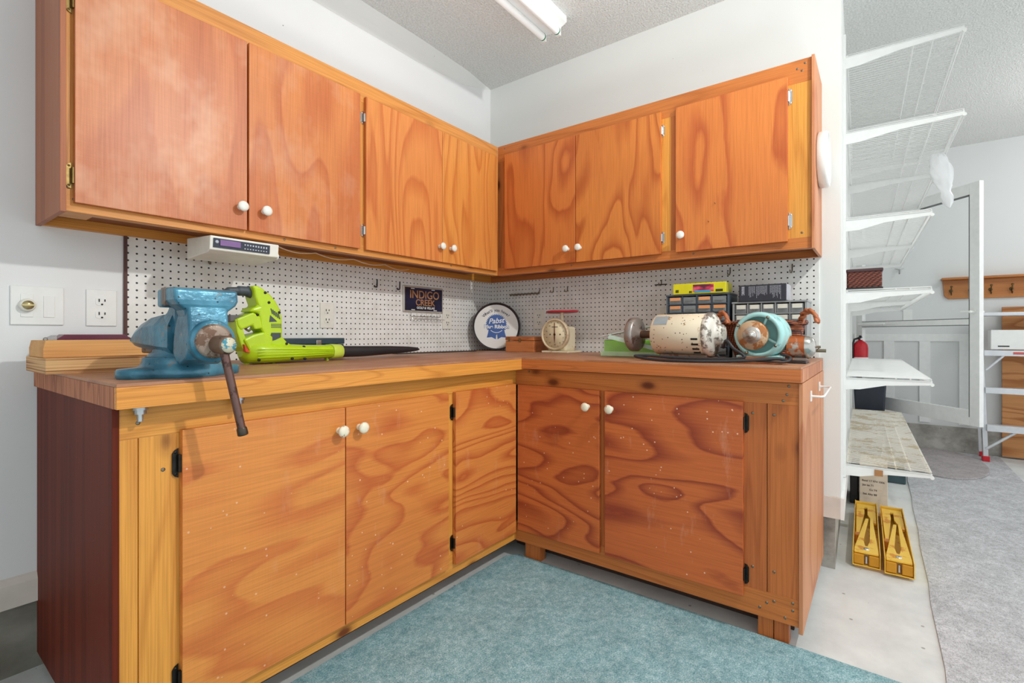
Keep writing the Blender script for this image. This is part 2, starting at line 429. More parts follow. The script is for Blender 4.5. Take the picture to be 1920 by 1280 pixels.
# ------------------------------------------------------------------ room shell
H = 2.446
struct('floor', MB().box(-3.3, 3.1, -3.5, 0.1, -0.1, 0.0), 'floor')
struct('ceiling', MB().box(-3.4, 3.1, -4.2, 0.1, H, H + 0.1), 'ceiling')
struct('wall_left', MB().box(-3.3, 0.1, 0.0, 0.1, 0.195, H), 'wall_dirty')
struct('wall_light_block', MB().box(-3.4, -3.3, -1.3, 0.1, 0.0, H), 'wall_grey')  # unseen short wall added to hold light off the left end
struct('wall_right', MB().box(0.0, 0.1, -1.795, 0.0, 0.213, H), 'wall')
CA = math.tan(math.radians(1.46))
struct('wall_side', MB().prism([(0.1, -1.795 + 0.1 * CA), (2.95, -1.795 + 2.95 * CA), (2.95, -1.695 + 2.95 * CA), (0.1, -1.695 + 0.1 * CA)], 'z', 0.213, H), 'wall')
struct('wall_far', MB().box(2.95, 3.05, -3.9, -1.6, 0.20, H), 'wall_grey')
struct('trim_1', MB().box(2.93, 3.05, -3.9, -1.6, 0.0, 0.20), 'stem')           # concrete footing of the far wall
struct('trim_2', MB().prism([(0.02, -1.775), (2.95, -1.775 + 2.95 * CA), (2.95, -1.6), (0.02, -1.6)], 'z', 0.0, 0.213), 'stem')
struct('trim_3', MB().box(0.012, 0.1, -1.6, 0.0, 0.0, 0.213), 'stem')
struct('trim_4', MB().box(-3.3, 0.1, 0.006, 0.1, 0.0, 0.195), 'stem_dark')
struct('baseboard_left', MB().prism([(0.0, 0.195), (-0.014, 0.195), (-0.014, 0.258), (-0.006, 0.272), (0.0, 0.276)], 'x', -3.3, -2.02), 'trim_dirty')
struct('baseboard_right', MB().box(-0.012, 0.0, -1.795, -1.73, 0.213, 0.298), 'trim_dirty', 0.001)
struct('baseboard_side', MB().prism([(-0.012, -1.795), (-0.012, -1.807), (2.9, -1.807 + 2.9 * CA), (2.9, -1.795 + 2.9 * CA)], 'z', 0.213, 0.298), 'trim')
# coved strip where the long wall meets the ceiling
cv = [(0.0, 0.09), (0.006, 0.086), (0.022, 0.055), (0.026, 0.045), (0.05, 0.004), (0.052, 0.0), (0.0, 0.0)]
struct('trim_5', MB().rings([[(x, -a * k, H - b * k) for a, b in cv] for x, k in ((-3.3, 1), (-0.60, 1), (-0.25, 0.75), (-0.002, 0.04))], 0, False), 'wall')
# raised panelling on the far wall
pm = MB().box(2.938, 2.95, -2.50, -1.74, 0.885, 0.945)
for yy in (-1.98, -2.215, -2.46): pm.box(2.938, 2.95, yy - 0.035, yy + 0.035, 0.22, 0.885)
struct('trim_6', pm, 'trim', 0.001)

# pegboards
pb = thing('pegboard', (-0.915, -0.003, 0.85), 'long white perforated hardboard on the left wall behind the vise and blower', 'pegboard')
mesh_obj('panel', MB().box(-1.826, 0.0, -0.006, 0.0, 0.85, 1.30), 'pegA', pb)
mesh_obj('edge_strip', MB().box(-1.834, -1.826, -0.009, 0.0, 0.85, 1.30), 'peg_edge', pb)
pc = thing('pegboard', (-0.003, -0.866, 0.85), 'short white perforated hardboard on the right wall behind the scale and motors', 'pegboard')
mesh_obj('panel', MB().box(-0.006, 0.0, -1.722, -0.006, 0.85, 1.30), 'pegB', pc)

# ------------------------------------------------------------------ floor coverings
single('carpet', MB().prism([(-3.6, -0.640), (-0.69, -0.650), (-0.648, -0.69), (-0.646, -1.456), (-0.648, -1.72), (-0.66, -2.3), (-0.70, -3.4), (-3.6, -3.4)], 'z', 0.0, 0.008), 'teal',
       'teal carpet piece laid in front of the corner cabinets', 'carpet')
gm = MB()
pts = [(-0.62, -2.062)] + [(-0.9 + 0.2 * i, -2.064 + 0.003 * math.sin(i * 2.1)) for i in range(2, 19)] + [(2.80, -2.16), (2.90, -2.30), (2.90, -2.648), (-0.62, -2.656)]
gm.prism(pts, 'z', 0.0, 0.007)
single('runner_carpet', gm, 'grey_carpet', 'grey carpet runner on the floor beside the wire shelves', 'carpet')
om = MB(); op = []
for k in range(40):
    a = 2 * PI * k / 40; x = 2.40 + 0.50 * math.cos(a); y = -2.275 + 0.25 * math.sin(a)
    op.append((x, y))
om.prism(op, 'z', 0.007, 0.018)
single('door_mat', om, 'mat', 'oval taupe mat lying on the grey runner near the far wall', 'mat', bevel=0.003)

# ------------------------------------------------------------------ cabinets
def screw(parent, p, ax):
    d = {'-y': (0, -1, 0), '-x': (-1, 0, 0)}[ax]
    mesh_obj('screw', MB().lathe([(0.0042, -0.001), (0.0042, 0.0006), (0.0016, 0.0012), (0.0, 0.0004)], p, d, 10), 'screw', parent)
def knob(parent, p, ax, mat='knob'):
    d = {'-y': (0, -1, 0), '-x': (-1, 0, 0)}[ax]
    mb = MB().lathe([(0.009, 0), (0.0075, 0.003), (0.006, 0.010), (0.009, 0.014), (0.0145, 0.018), (0.0165, 0.023), (0.0155, 0.027), (0.010, 0.030), (0.003, 0.031), (0.0, 0.031)], p, d, 28)
    return mesh_obj('knob', mb, mat, parent)
def hinge(parent, x, y, z, ax, side, mat='brass', s=1.0):
    """flat surface hinge: leaf on the frame, barrel at the door edge. side=+1: leaf reaches towards +u"""
    mb = MB()
    prof = [(0.0, -0.027), (0.0, 0.027), (0.006, 0.024), (0.010, 0.018), (0.010, -0.018), (0.006, -0.024)]
    q = [(u * side * s, zz * s) for u, zz in prof]
    if ax == '-y':
        mb.prism([(x + u, z + zz) for u, zz in q], 'y', y - 0.0025, y)
        mb.cyl((x - side * 0.001, y - 0.008, z - 0.016 * s), (x - side * 0.001, y - 0.008, z + 0.016 * s), 0.0042, 10)
        mb.lathe([(0.003, 0), (0.002, 0.001), (0, 0.0014)], (x + side * 0.005 * s, y - 0.0025, z + 0.020 * s), (0, -1, 0), 8)
        mb.lathe([(0.003, 0), (0.002, 0.001), (0, 0.0014)], (x + side * 0.005 * s, y - 0.0025, z - 0.020 * s), (0, -1, 0), 8)
    else:
        mb.prism([(y + u, z + zz) for u, zz in q], 'x', x - 0.0025, x)
        mb.cyl((x - 0.008, y - side * 0.001, z - 0.016 * s), (x - 0.008, y - side * 0.001, z + 0.016 * s), 0.0042, 10)
        mb.lathe([(0.003, 0), (0.002, 0.001), (0, 0.0014)], (x - 0.0025, y + side * 0.005 * s, z + 0.020 * s), (-1, 0, 0), 8)
        mb.lathe([(0.003, 0), (0.002, 0.001), (0, 0.0014)], (x - 0.0025, y + side * 0.005 * s, z - 0.020 * s), (-1, 0, 0), 8)
    return mesh_obj('hinge', mb, mat, parent)

# upper cabinet on the long (left) wall
uA = thing('upper_cabinet', (-1.155, 0, 1.255), 'long upper wooden cabinet with four plywood doors on the left wall', 'cabinet')
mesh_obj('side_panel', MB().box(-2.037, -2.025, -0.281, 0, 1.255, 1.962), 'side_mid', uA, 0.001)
mesh_obj('top_panel', MB().box(-2.025, -0.262, -0.243, 0, 1.93, 1.945), 'inside', uA)
mesh_obj('bottom_panel', MB().box(-2.025, -0.262, -0.255, -0.02, 1.285, 1.295), 'inside', uA)
mesh_obj('wall_cleat', MB().box(-2.025, -0.02, -0.022, 0.0, 1.257, 1.30), 'pine_orange', uA)
mesh_obj('rail', MB().box(-2.025, -0.2585, -0.262, -0.243, 1.872, 1.957), 'pine_light', uA, 0.0008)
mesh_obj('rail', MB().box(-2.025, -0.2585, -0.262, -0.225, 1.261, 1.302), 'pine_light', uA, 0.0008)
mesh_obj('stile', MB().box(-2.025, -1.985, -0.2615, -0.243, 1.302, 1.872), 'pine_light_v', uA)
mesh_obj('stile', MB().box(-1.165, -1.095, -0.2615, -0.243, 1.302, 1.872), 'pine_light_v', uA)
mesh_obj('corner_block', MB().box(-2.02, -1.96, -0.225, -0.16, 1.262, 1.285), 'pine_orange', uA, 0.001)
for p in ((-2.017, -0.262, 1.322), (-2.006, -0.262, 1.293), (-1.45, -0.262, 1.275), (-1.25, -0.262, 1.274), (-0.62, -0.262, 1.276)): screw(uA, p, '-y')
doorsA = [(-2.008, -1.583, 'z', 1.0, (208, 130, 84), (182, 98, 62), dict(rings=4, contrast=0.6, scuff=0.5, saw=0.2)),
          (-1.577, -1.149, 'z', 2.3, (214, 134, 76), (186, 96, 54), dict(rings=8, contrast=0.8, scuff=0.3, saw=0.15)),
          (-1.122, -0.6965, 'z', 3.9, (222, 142, 76), (196, 106, 54), dict(rings=10, contrast=0.9)),
          (-0.6945, -0.279, 'z', 5.2, (222, 146, 72), (198, 112, 52), dict(rings=11, contrast=0.85))]
for i, (x0, x1, ax, sd, L, D, kw) in enumerate(doorsA):
    m = wood('plywood_upper_left_%d' % i, sd, ax, L, D, 4.2, 0.9, **kw)
    d = mesh_obj('door', MB().box(x0, x1, -0.2796, -0.2625, 1.283, 1.893), m, uA, 0.0012)
    kx = [-1.605, -1.529, -0.713, -0.640][i]
    knob(d, (kx, -0.2796, 1.353), '-y')
    if i == 0: hinge(d, -2.011, -0.2625, 1.352, '-y', -1, 'brass', 1.25); hinge(d, -2.011, -0.2625, 1.80, '-y', -1, 'brass', 1.25)
    if i == 1: hinge(d, -1.146, -0.2625, 1.36, '-y', 1, 'chrome'); hinge(d, -1.146, -0.2625, 1.81, '-y', 1, 'chrome')
    if i == 2: hinge(d, -1.125, -0.2625, 1.36, '-y', -1, 'chrome'); hinge(d, -1.125, -0.2625, 1.81, '-y', -1, 'chrome')

# upper cabinet on the short (right) wall
uB = thing('upper_cabinet', (0, -1.0, 1.255), 'shorter upper wooden cabinet with three plywood doors on the right wall', 'cabinet')
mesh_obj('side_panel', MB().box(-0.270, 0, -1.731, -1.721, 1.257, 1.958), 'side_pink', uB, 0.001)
mesh_obj('top_panel', MB().box(-0.25, 0, -1.72, -0.262, 1.93, 1.945), 'inside', uB)
mesh_obj('bottom_panel', MB().box(-0.25, -0.02, -1.72, -0.262, 1.285, 1.295), 'inside', uB)
mesh_obj('wall_cleat', MB().box(-0.022, 0, -1.72, -0.022, 1.257, 1.30), 'pine_redlight', uB)
mesh_obj('rail', MB().box(-0.258, -0.24, -1.721, -0.2625, 1.872, 1.957), 'pine_redlight', uB, 0.0008)
mesh_obj('rail', MB().box(-0.258, -0.225, -1.721, -0.2625, 1.261, 1.302), 'pine_redlight', uB, 0.0008)
for y0, y1, mt in ((-0.335, -0.2625, 'pine_red_v2'), (-1.205, -1.16, 'pine_orange_v'), (-1.24, -1.205, 'pine_red_v2'), (-1.721, -1.635, 'pine_yellow_v')):
    mesh_obj('stile', MB().box(-0.2575, -0.24, y0, y1, 1.302, 1.872), mt, uB)
for y, z in ((-1.70, 1.94), (-1.69, 1.915), (-1.675, 1.925), (-0.72, 1.28), (-1.30, 1.28), (-1.69, 1.32), (-0.31, 1.94)): screw(uB, (-0.258, y, z), '-x')
doorsB = [(-0.750, -0.322, 7.7, (210, 122, 60), (178, 88, 42), dict(rings=9, contrast=0.95)),
          (-1.166, -0.753, 8.4, (214, 130, 62), (180, 92, 42), dict(rings=10)),
          (-1.645, -1.231, 11.3, (214, 128, 64), (184, 92, 48), dict(rings=7))]
for i, (y0, y1, sd, L, D, kw) in enumerate(doorsB):
    m = wood('plywood_upper_right_%d' % i, sd, 'z', L, D, 4.2, 1.2, **kw)
    d = mesh_obj('door', MB().box(-0.2752, -0.2585, y0, y1, 1.29, 1.898), m, uB, 0.0012)
    knob(d, (-0.2752, [-0.708, -0.775, -1.257][i], 1.357), '-x')
    if i == 1: hinge(d, -0.2585, -1.169, 1.36, '-x', -1, 'chrome'); hinge(d, -0.2585, -1.169, 1.82, '-x', -1, 'chrome')
    if i == 2: hinge(d, -0.2585, -1.648, 1.367, '-x', -1, 'chrome', 1.15); hinge(d, -0.2585, -1.648, 1.828, '-x', -1, 'chrome', 1.15)
for y, z in ((-1.39, 1.47), (-1.365, 1.40)): mesh_obj('nail', MB().cyl((-0.2752, y, z), (-0.287, y, z + 0.002), 0.0012, 8), 'screw', uB)

# lower cabinet on the long (left) wall
lA = thing('base_cabinet', (-1.34, -0.3, 0), 'base wooden cabinet with three plywood doors under the vise and blower', 'cabinet')
mesh_obj('side_panel', MB().box(-2.034, -2.022, -0.683, -0.002, 0.045, 0.80), 'side_shaded', lA, 0.001)
mesh_obj('bottom_panel', MB().box(-2.02, -0.662, -0.66, -0.02, 0.10, 0.115), 'inside', lA)
mesh_obj('rail', MB().box(-2.022, -0.6405, -0.680, -0.66, 0.730, 0.80), 'pine_orange', lA, 0.0008)
mesh_obj('rail', MB().box(-2.022, -0.6405, -0.680, -0.64, 0.076, 0.150), 'pine_orange', lA, 0.0008)
for x0, x1 in ((-2.0215, -1.990), (-1.9885, -1.905), (-1.095, -1.03)):
    mesh_obj('stile', MB().box(x0, x1, -0.6795, -0.66, 0.150, 0.730), 'pine_orange_v', lA, 0.0006)
for x0 in (-2.0, -1.35, -0.80): mesh_obj('foot', MB().box(x0, x0 + 0.08, -0.55, -0.50, 0.0, 0.10), 'pine_red_v', lA)
for x, z in ((-1.99, 0.762), (-1.945, 0.655), (-1.96, 0.11), (-1.2, 0.11), (-1.03, 0.11)): screw(lA, (x, -0.680, z), '-y')
lowA = [(-1.914, -1.5045, 21.0, (220, 142, 70), (200, 110, 56), dict(rings=6, contrast=0.9, flecks=0.45, saw=0.15, tilt=-0.25)),
        (-1.5015, -1.083, 22.6, (216, 136, 66), (190, 98, 50), dict(rings=8, contrast=1.0, flecks=0.7, tilt=-0.2)),
        (-1.047, -0.681, 24.2, (216, 134, 66), (184, 90, 46), dict(rings=11, contrast=1.0, flecks=0.7))]
for i, (x0, x1, sd, L, D, kw) in enumerate(lowA):
    m = wood('plywood_lower_left_%d' % i, sd, 'x', L, D, 5.0, 1.6, **kw)
    d = mesh_obj('door', MB().box(x0, x1, -0.697, -0.681, 0.115, 0.737), m, lA, 0.0012)
    if i == 0: knob(d, (-1.525, -0.697, 0.675), '-y', 'knob_dirty'); hinge(d, -1.917, -0.681, 0.664, '-y', -1, 'black_iron', 1.2); hinge(d, -1.917, -0.681, 0.19, '-y', -1, 'black_iron', 1.2)
    if i == 1: knob(d, (-1.458, -0.697, 0.675), '-y', 'knob_dirty')
    if i == 2: hinge(d, -1.050, -0.681, 0.664, '-y', -1, 'black_iron', 1.1); hinge(d, -1.050, -0.681, 0.192, '-y', -1, 'black_iron', 1.1)

# lower cabinet on the short (right) wall
lB = thing('base_cabinet', (-0.3, -1.2, 0), 'red-brown base cabinet with two plywood doors under the motors', 'cabinet')
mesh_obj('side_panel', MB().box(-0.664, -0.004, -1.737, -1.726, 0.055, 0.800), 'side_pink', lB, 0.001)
mesh_obj('bottom_panel', MB().box(-0.64, -0.02, -1.724, -0.70, 0.10, 0.115), 'inside', lB)
mesh_obj('rail', MB().box(-0.660, -0.64, -1.726, -0.6805, 0.733, 0.7995), 'pine_redlight', lB, 0.0008)
mesh_obj('rail', MB().box(-0.660, -0.62, -1.726, -0.6805, 0.072, 0.152), 'pine_redlight', lB, 0.0008)
for y0, y1, mt in ((-1.1045, -1.070, 'pine_red_v2'), (-1.640, -1.56, 'pine_red_v'), (-1.7255, -1.642, 'pine_red_v2')):
    mesh_obj('stile', MB().box(-0.6595, -0.64, y0, y1, 0.152, 0.733), mt, lB, 0.0006)
mesh_obj('foot', MB().box(-0.640, -0.60, -0.790, -0.715, 0.0, 0.072), 'pine_red_v2', lB, 0.001)
mesh_obj('foot', MB().box(-0.642, -0.60, -1.655, -1.612, 0.0, 0.072), 'pine_red_v2', lB, 0.001)
mesh_obj('foot', MB().box(-0.640, -0.60, -1.697, -1.657, 0.0, 0.072), 'pine_red_v', lB, 0.001)
M['kick_shade'] = plain('kick_shade_wood', (66, 50, 42), 0.8, var=0.15, vscale=8)  # dark tone stands for the deep shade under the base cabinets
mesh_obj('kick_shade_board', MB().box(-0.545, -0.53, -1.70, -0.60, 0.0, 0.10), 'kick_shade', lB)
mesh_obj('kick_shade_board', MB().box(-2.0, -0.60, -0.575, -0.56, 0.0, 0.10), 'kick_shade', lA)  # board added to darken the gap below the left base cabinet
for y, z in ((-1.70, 0.79), (-1.695, 0.765), (-1.685, 0.745), (-1.60, 0.70), (-1.66, 0.70), (-1.60, 0.22), (-1.66, 0.22), (-1.71, 0.14), (-1.71, 0.118), (-1.69, 0.09), (-1.66, 0.13), (-1.64, 0.12), (-1.62, 0.10), (-0.75, 0.79)): screw(lB, (-0.660, y, z), '-x')
lowB = [(-1.078, -0.701, 31.0, (202, 110, 56), (150, 66, 38), dict(rings=12, flecks=0.6, tilt=0.25)),
        (-1.575, -1.1015, 33.7, (202, 108, 56), (148, 64, 40), dict(rings=9, flecks=0.9, tilt=0.4))]
for i, (y0, y1, sd, L, D, kw) in enumerate(lowB):
    m = wood('plywood_lower_right_%d' % i, sd, 'y', L, D, 5.0, 1.4, **kw)
    d = mesh_obj('door', MB().box(-0.677, -0.661, y0, y1, 0.126, 0.735), m, lB, 0.0012)
    knob(d, (-0.677, [-1.031, -1.128][i], 0.672), '-x', 'knob_dirty')
    if i == 1: hinge(d, -0.661, -1.578, 0.667, '-x', -1, 'black_iron', 1.2); hinge(d, -0.661, -1.578, 0.192, '-x', -1, 'black_iron', 1.2)

# worktop
wt = thing('worktop', (-0.9, -0.5, 0.80), 'L-shaped plywood worktop with pine edge bands on both base cabinets', 'worktop')
Lp = lambda a, b, c: [(-2.035 + a, -0.008), (-2.035 + a, -0.718 - b), (-0.677 - c, -0.718 - b), (-0.677 - c, -1.732 + a), (-0.008, -1.732 + a), (-0.008, -0.008)]
mesh_obj('core', MB().prism(Lp(0.004, 0, 0), 'z', 0.801, 0.843), 'inside', wt)
mesh_obj('surface', MB().prism([(-2.040, -0.008), (-2.040, -0.734), (-0.694, -0.734), (-0.694, -1.736), (-0.008, -1.736), (-0.008, -0.008)], 'z', 0.8432, 0.850), ['lam'], wt, 0.0008)
mesh_obj('edge_band', MB().box(-2.040, -0.677, -0.735, -0.719, 0.800, 0.843), pine('edge_pine_front', 14.2, 'x', (222, 148, 66), (168, 90, 30), False, 12, across=16), wt, 0.001)
mesh_obj('edge_band', MB().box(-0.695, -0.678, -1.736, -0.7355, 0.804, 0.843), pine('edge_pine_side', 15.8, 'y', (198, 114, 58), (148, 72, 32), True, 12, across=14), wt, 0.001)
eb = MB()
for k in range(6): eb.box(-2.0405, -2.035 + 0.003, -0.717 + k * 0.119, -0.717 + (k + 1) * 0.119 - 0.0012, 0.800, 0.843)
mesh_obj('end_band', eb, 'band_end', wt)
eb = MB()
for k in range(12): eb.box(-0.676 + k * 0.055, -0.676 + (k + 1) * 0.055 - 0.001, -1.7365, -1.731, 0.803, 0.843)
mesh_obj('end_band', eb, 'band_end_r', wt)

# towel rail bracket and round disc on the cabinet sides
tb = thing('towel_rail', (-0.34, -1.737, 0.735), 'white wire towel holder screwed to the end panel of the right base cabinet', 'towel rail')
for x, z in ((-0.47, 0.744), (-0.19, 0.752)):
    mesh_obj('mounting_plate', MB().box(x - 0.012, x + 0.012, -1.741, -1.737, z - 0.017, z + 0.017), 'white_plastic', tb, 0.001)
mesh_obj('rod', MB().tube([(-0.47, -1.741, 0.744), (-0.47, -1.768, 0.744), (-0.46, -1.774, 0.745), (-0.20, -1.774, 0.751), (-0.19, -1.768, 0.752), (-0.19, -1.741, 0.752)], 0.0035, 8), 'white_metal', tb)
dc = thing('wall_disc', (-0.13, -1.731, 1.61), 'round white plastic disc fixed to the end of the right upper cabinet', 'disc')
mesh_obj('rim', MB().lathe([(0.098, 0.0), (0.104, 0.004), (0.105, 0.026), (0.101, 0.034), (0.094, 0.034), (0.092, 0.028), (0.0, 0.028)], (-0.13, -1.7315, 1.61), (0, -1, 0), 48), 'white_plastic', dc)
mesh_obj('back_cup', MB().cyl((-0.13, -1.7312, 1.61), (-0.13, -1.7318, 1.61), 0.06), 'white_plastic', dc)

# under-cabinet radio
rd = thing('under_cabinet_radio', (-1.59, -0.21, 1.198), 'cream clock radio hung under the left upper cabinet', 'radio')
mesh_obj('case', MB().prism([(-0.291, 1.205), (-0.296, 1.247), (-0.12, 1.257), (-0.12, 1.190), (-0.27, 1.197)], 'x', -1.699, -1.486), 'ivory_plastic', rd, 0.003)
pn = mesh_obj('display_panel', MB().prism([(-0.2955, 1.212), (-0.2985, 1.240), (-0.294, 1.240), (-0.291, 1.212)], 'x', -1.690, -1.518), plain('radio_panel', (44, 48, 64), 0.3), rd)
mesh_obj('screen', MB().box(-1.672, -1.612, -0.2995, -0.296, 1.219, 1.237), plain('radio_screen', (132, 96, 150), 0.2), pn)
for k in range(9): bt = MB(); bt.box(-1.600 + k * 0.0085, -1.596 + k * 0.0085, -0.299, -0.295, 1.229 - k * 0.0003, 1.233); bt.box(-1.600 + k * 0.0085, -1.596 + k * 0.0085, -0.2985, -0.294, 1.217, 1.220); mesh_obj('button', bt, 'radio_btn', pn)
bt = MB(); bt.lathe([(0.005, 0), (0.005, 0.002), (0, 0.002)], (-1.681, -0.297, 1.229), (0, -1, 0), 14)
mesh_obj('dial', bt, 'radio_btn', pn)
mesh_obj('volume_knob', MB().cyl((-1.486, -0.262, 1.212), (-1.475, -0.262, 1.212), 0.012, 20), 'white_plastic', rd, 0.001)
cb = []
for k in range(41):
    t = k / 40; x = -1.47 + 0.72 * t
    sag = 0.012 * math.sin(PI * ((t * 4) % 1.0)); cb.append((x, -0.235 + 0.12 * t + 0.01 * math.sin(7 * t), 1.256 - sag))
single('power_cord', MB().tube(cb, 0.0022, 6), 'cord', 'thin pale cord stapled beneath the left upper cabinet beside the radio', 'cord')

# ceiling light
fl = thing('fluorescent_fixture', (-0.95, -0.655, H), 'white two-tube fluorescent fixture on the ceiling above the counter', 'ceiling light')
mesh_obj('housing', MB().prism([(-0.735, H), (-0.735, H - 0.028), (-0.690, H - 0.050), (-0.620, H - 0.050), (-0.575, H - 0.028), (-0.575, H)], 'x', -1.55, -0.33), 'white_metal', fl, 0.001)
for y in (-0.695, -0.615):
    tb_ = mesh_obj('tube', MB().cyl((-1.53, y, H - 0.066), (-0.352, y, H - 0.066), 0.0165, 20), plain('lamp_glass', (244, 245, 244), 0.15, var=0.0), fl)
    mesh_obj('end_ring', MB().cyl((-0.356, y, H - 0.066), (-0.350, y, H - 0.066), 0.0172, 20), plain('green_ring', (30, 120, 84), 0.4), tb_)
    mesh_obj('socket', MB().box(-0.350, -0.334, y - 0.012, y + 0.012, H - 0.084, H - 0.028), 'white_plastic', fl, 0.003)

# ------------------------------------------------------------------ switches and outlets
def duplex(mb, mi, c, ax):
    for dz in (0.020, -0.020):
        cx, cz = c[0], c[2] + dz
        for du, hh in ((-0.007, 0.0045), (0.007, 0.0035)):
            if ax == 'y': mb.box(c[0] + du - 0.0012, c[0] + du + 0.0012, c[1] - 0.0085, c[1] - 0.006, cz - hh + 0.003, cz + hh + 0.003, mi)
            else: mb.box(c[0] - 0.0085, c[0] - 0.006, c[1] + du - 0.0012, c[1] + du + 0.0012, cz - hh + 0.003, cz + hh + 0.003, mi)
        d = (0, -1, 0) if ax == 'y' else (-1, 0, 0)
        o = (c[0], c[1] - 0.006, cz - 0.009) if ax == 'y' else (c[0] - 0.006, c[1], cz - 0.009)
        mb.lathe([(0.0026, 0), (0.0026, 0.0024), (0, 0.0024)], o, d, 10, mi)
def outlet(c, ax, wd, ht, label, mat='white_plastic'):
    t = thing('wall_outlet', c, label, 'outlet')
    mb = MB()
    if ax == 'y': mb.box(c[0] - wd / 2, c[0] + wd / 2, c[1] - 0.005, c[1], c[2] - ht / 2, c[2] + ht / 2)
    else: mb.box(c[0] - 0.005, c[0], c[1] - wd / 2, c[1] + wd / 2, c[2] - ht / 2, c[2] + ht / 2)
    mesh_obj('cover_plate', mb, mat, t, 0.002)
    mb = MB()
    for dz in (0.020, -0.020):
        pr = []
        for k in range(24):
            a = 2 * PI * k / 24; pr.append((max(-0.0155, min(0.0155, 0.0172 * math.cos(a))), max(-0.0125, min(0.0125, 0.0165 * math.sin(a))) + dz))
        if ax == 'y': mb.prism([(c[0] + a, c[2] + b) for a, b in pr], 'y', c[1] - 0.0065, c[1] - 0.004)
        else: mb.prism([(c[1] + a, c[2] + b) for a, b in pr], 'x', c[0] - 0.0065, c[0] - 0.004)
    f = mesh_obj('receptacle', mb, mat, t)
    sl = MB(); duplex(sl, 0, c, ax); mesh_obj('slots', sl, 'slot', f)
outlet((-1.889, 0.0, 1.027), 'y', 0.074, 0.111, 'white double outlet on bare wall left of the pegboard')
outlet((-1.123, -0.006, 1.026), 'y', 0.066, 0.108, 'ivory outlet on the long pegboard between blower and dark sign', 'ivory_plastic')
outlet((-0.388, -0.006, 1.026), 'y', 0.072, 0.107, 'ivory outlet at the lower right corner of the dark sign', 'ivory_plastic')
outlet((-0.006, -0.365, 1.030), 'x', 0.072, 0.112, 'ivory outlet on the short pegboard above the wooden box', 'ivory_plastic')
outlet((-0.006, -1.10, 1.020), 'x', 0.072, 0.112, 'ivory outlet half hidden behind the cream motor and drawer organizer', 'ivory_plastic')
sw = thing('switch_plate', (-2.032, 0, 1.027), 'white plate with round dimmer knob and flat switch on the left wall', 'switch')
mesh_obj('cover_plate', MB().box(-2.088, -1.977, -0.006, 0, 0.973, 1.082), 'white_plastic', sw, 0.002)
mesh_obj('rocker', MB().box(-2.021, -1.997, -0.0085, -0.004, 0.995, 1.056), 'white_plastic', sw, 0.001)
mesh_obj('dimmer_frame', MB().box(-2.068, -2.042, -0.008, -0.004, 0.995, 1.060), 'white_plastic', sw, 0.001)
dk = mesh_obj('dimmer_knob', MB().lathe([(0.017, 0.006), (0.0185, 0.010), (0.0165, 0.022), (0.012, 0.024), (0.0, 0.024)], (-2.055, 0, 1.028), (0, -1, 0), 32), 'ivory_plastic', sw)
mesh_obj('knob_inlay', MB().lathe([(0.0125, 0.0238), (0.0125, 0.0248), (0, 0.0248)], (-2.055, 0, 1.028), (0, -1, 0), 24).box(-2.068, -2.042, -0.027, -0.023, 1.026, 1.030), plain('brass_inlay', (196, 180, 130), 0.3, 0.7), dk)

# ------------------------------------------------------------------ peg hooks
def hookY(x, z, mat, label, h=0.028, r=0.0022, dx=-0.004, out=0.028):
    single('peg_hook', MB().tube([(x, -0.004, z - h + 0.006), (x + dx * 0.3, -0.012, z - h), (x + dx, -out, z - h - 0.002), (x + dx * 1.4, -out - 0.004, z - h + 0.004), (x + dx * 1.2, -out - 0.004, z)], r, 8), mat, label, 'hook', 'hooks on the pegboards')
hookY(-0.872, 1.203, 'black', 'black peg hook farther left of the dark sign', 0.034, 0.0036)
hookY(-0.736, 1.203, 'black', 'black peg hook right beside the dark sign', 0.036, 0.0036)
hookY(-1.588, 1.226, 'screw', 'metal peg hook hanging below the under-cabinet radio', 0.030)
def hookX(y, z, label, h=0.028, r=0.0022, tip=0.012):
    single('peg_hook', MB().tube([(-0.004, y, z), (-0.011, y, z + 0.001), (-0.012, y, z - h * 0.7), (-0.018, y + 0.002, z - h), (-0.030, y + 0.005, z - h), (-0.034, y + 0.006, z - h + tip)], r, 8), 'screw', label, 'hook', 'hooks on the pegboards')
hookX(-0.462, 1.205, 'J-shaped metal hook between the tool holder row and scale')
hookX(-0.553, 1.205, 'J-shaped metal hook nearest above the kitchen scale')
hookX(-1.075, 1.206, 'metal hook with a crossbar above the left drawer organizer', 0.026)
hookX(-1.386, 1.240, 'slanting metal hook above the gap between the two stacked boxes', 0.032)
hookX(-1.628, 1.236, 'metal hook at the far right of the short pegboard', 0.036)
single('crossbar', MB().tube([(-0.02, -1.045, 1.184), (-0.02, -1.105, 1.184)], 0.0024, 8), 'black', 'short black bar held on a pegboard hook', 'bar')
tr = MB()
tr.tube([(-0.022, -0.165, 1.176), (-0.022, -0.375, 1.176)], 0.003, 8)
for k in range(9):
    y = -0.175 - k * 0.0235
    tr.tube([(-0.022, y, 1.176), (-0.034, y - 0.004, 1.168), (-0.040, y - 0.010, 1.175), (-0.034, y - 0.015, 1.182)], 0.0025, 6)
tr.tube([(-0.004, -0.372, 1.20), (-0.014, -0.372, 1.198), (-0.022, -0.372, 1.176)], 0.0025, 6)
single('tool_holder', tr, 'screw', 'row of grey metal tool loops high on the short pegboard', 'tool holder')
kr = MB()
kr.tube([(-0.66, -0.02, 1.062), (-0.66, -0.022, 1.036), (-0.455, -0.022, 1.036), (-0.455, -0.02, 1.062)], 0.0018, 6)
kr.tube([(-0.645, -0.03, 1.022), (-0.43, -0.03, 1.022)], 0.0014, 6)
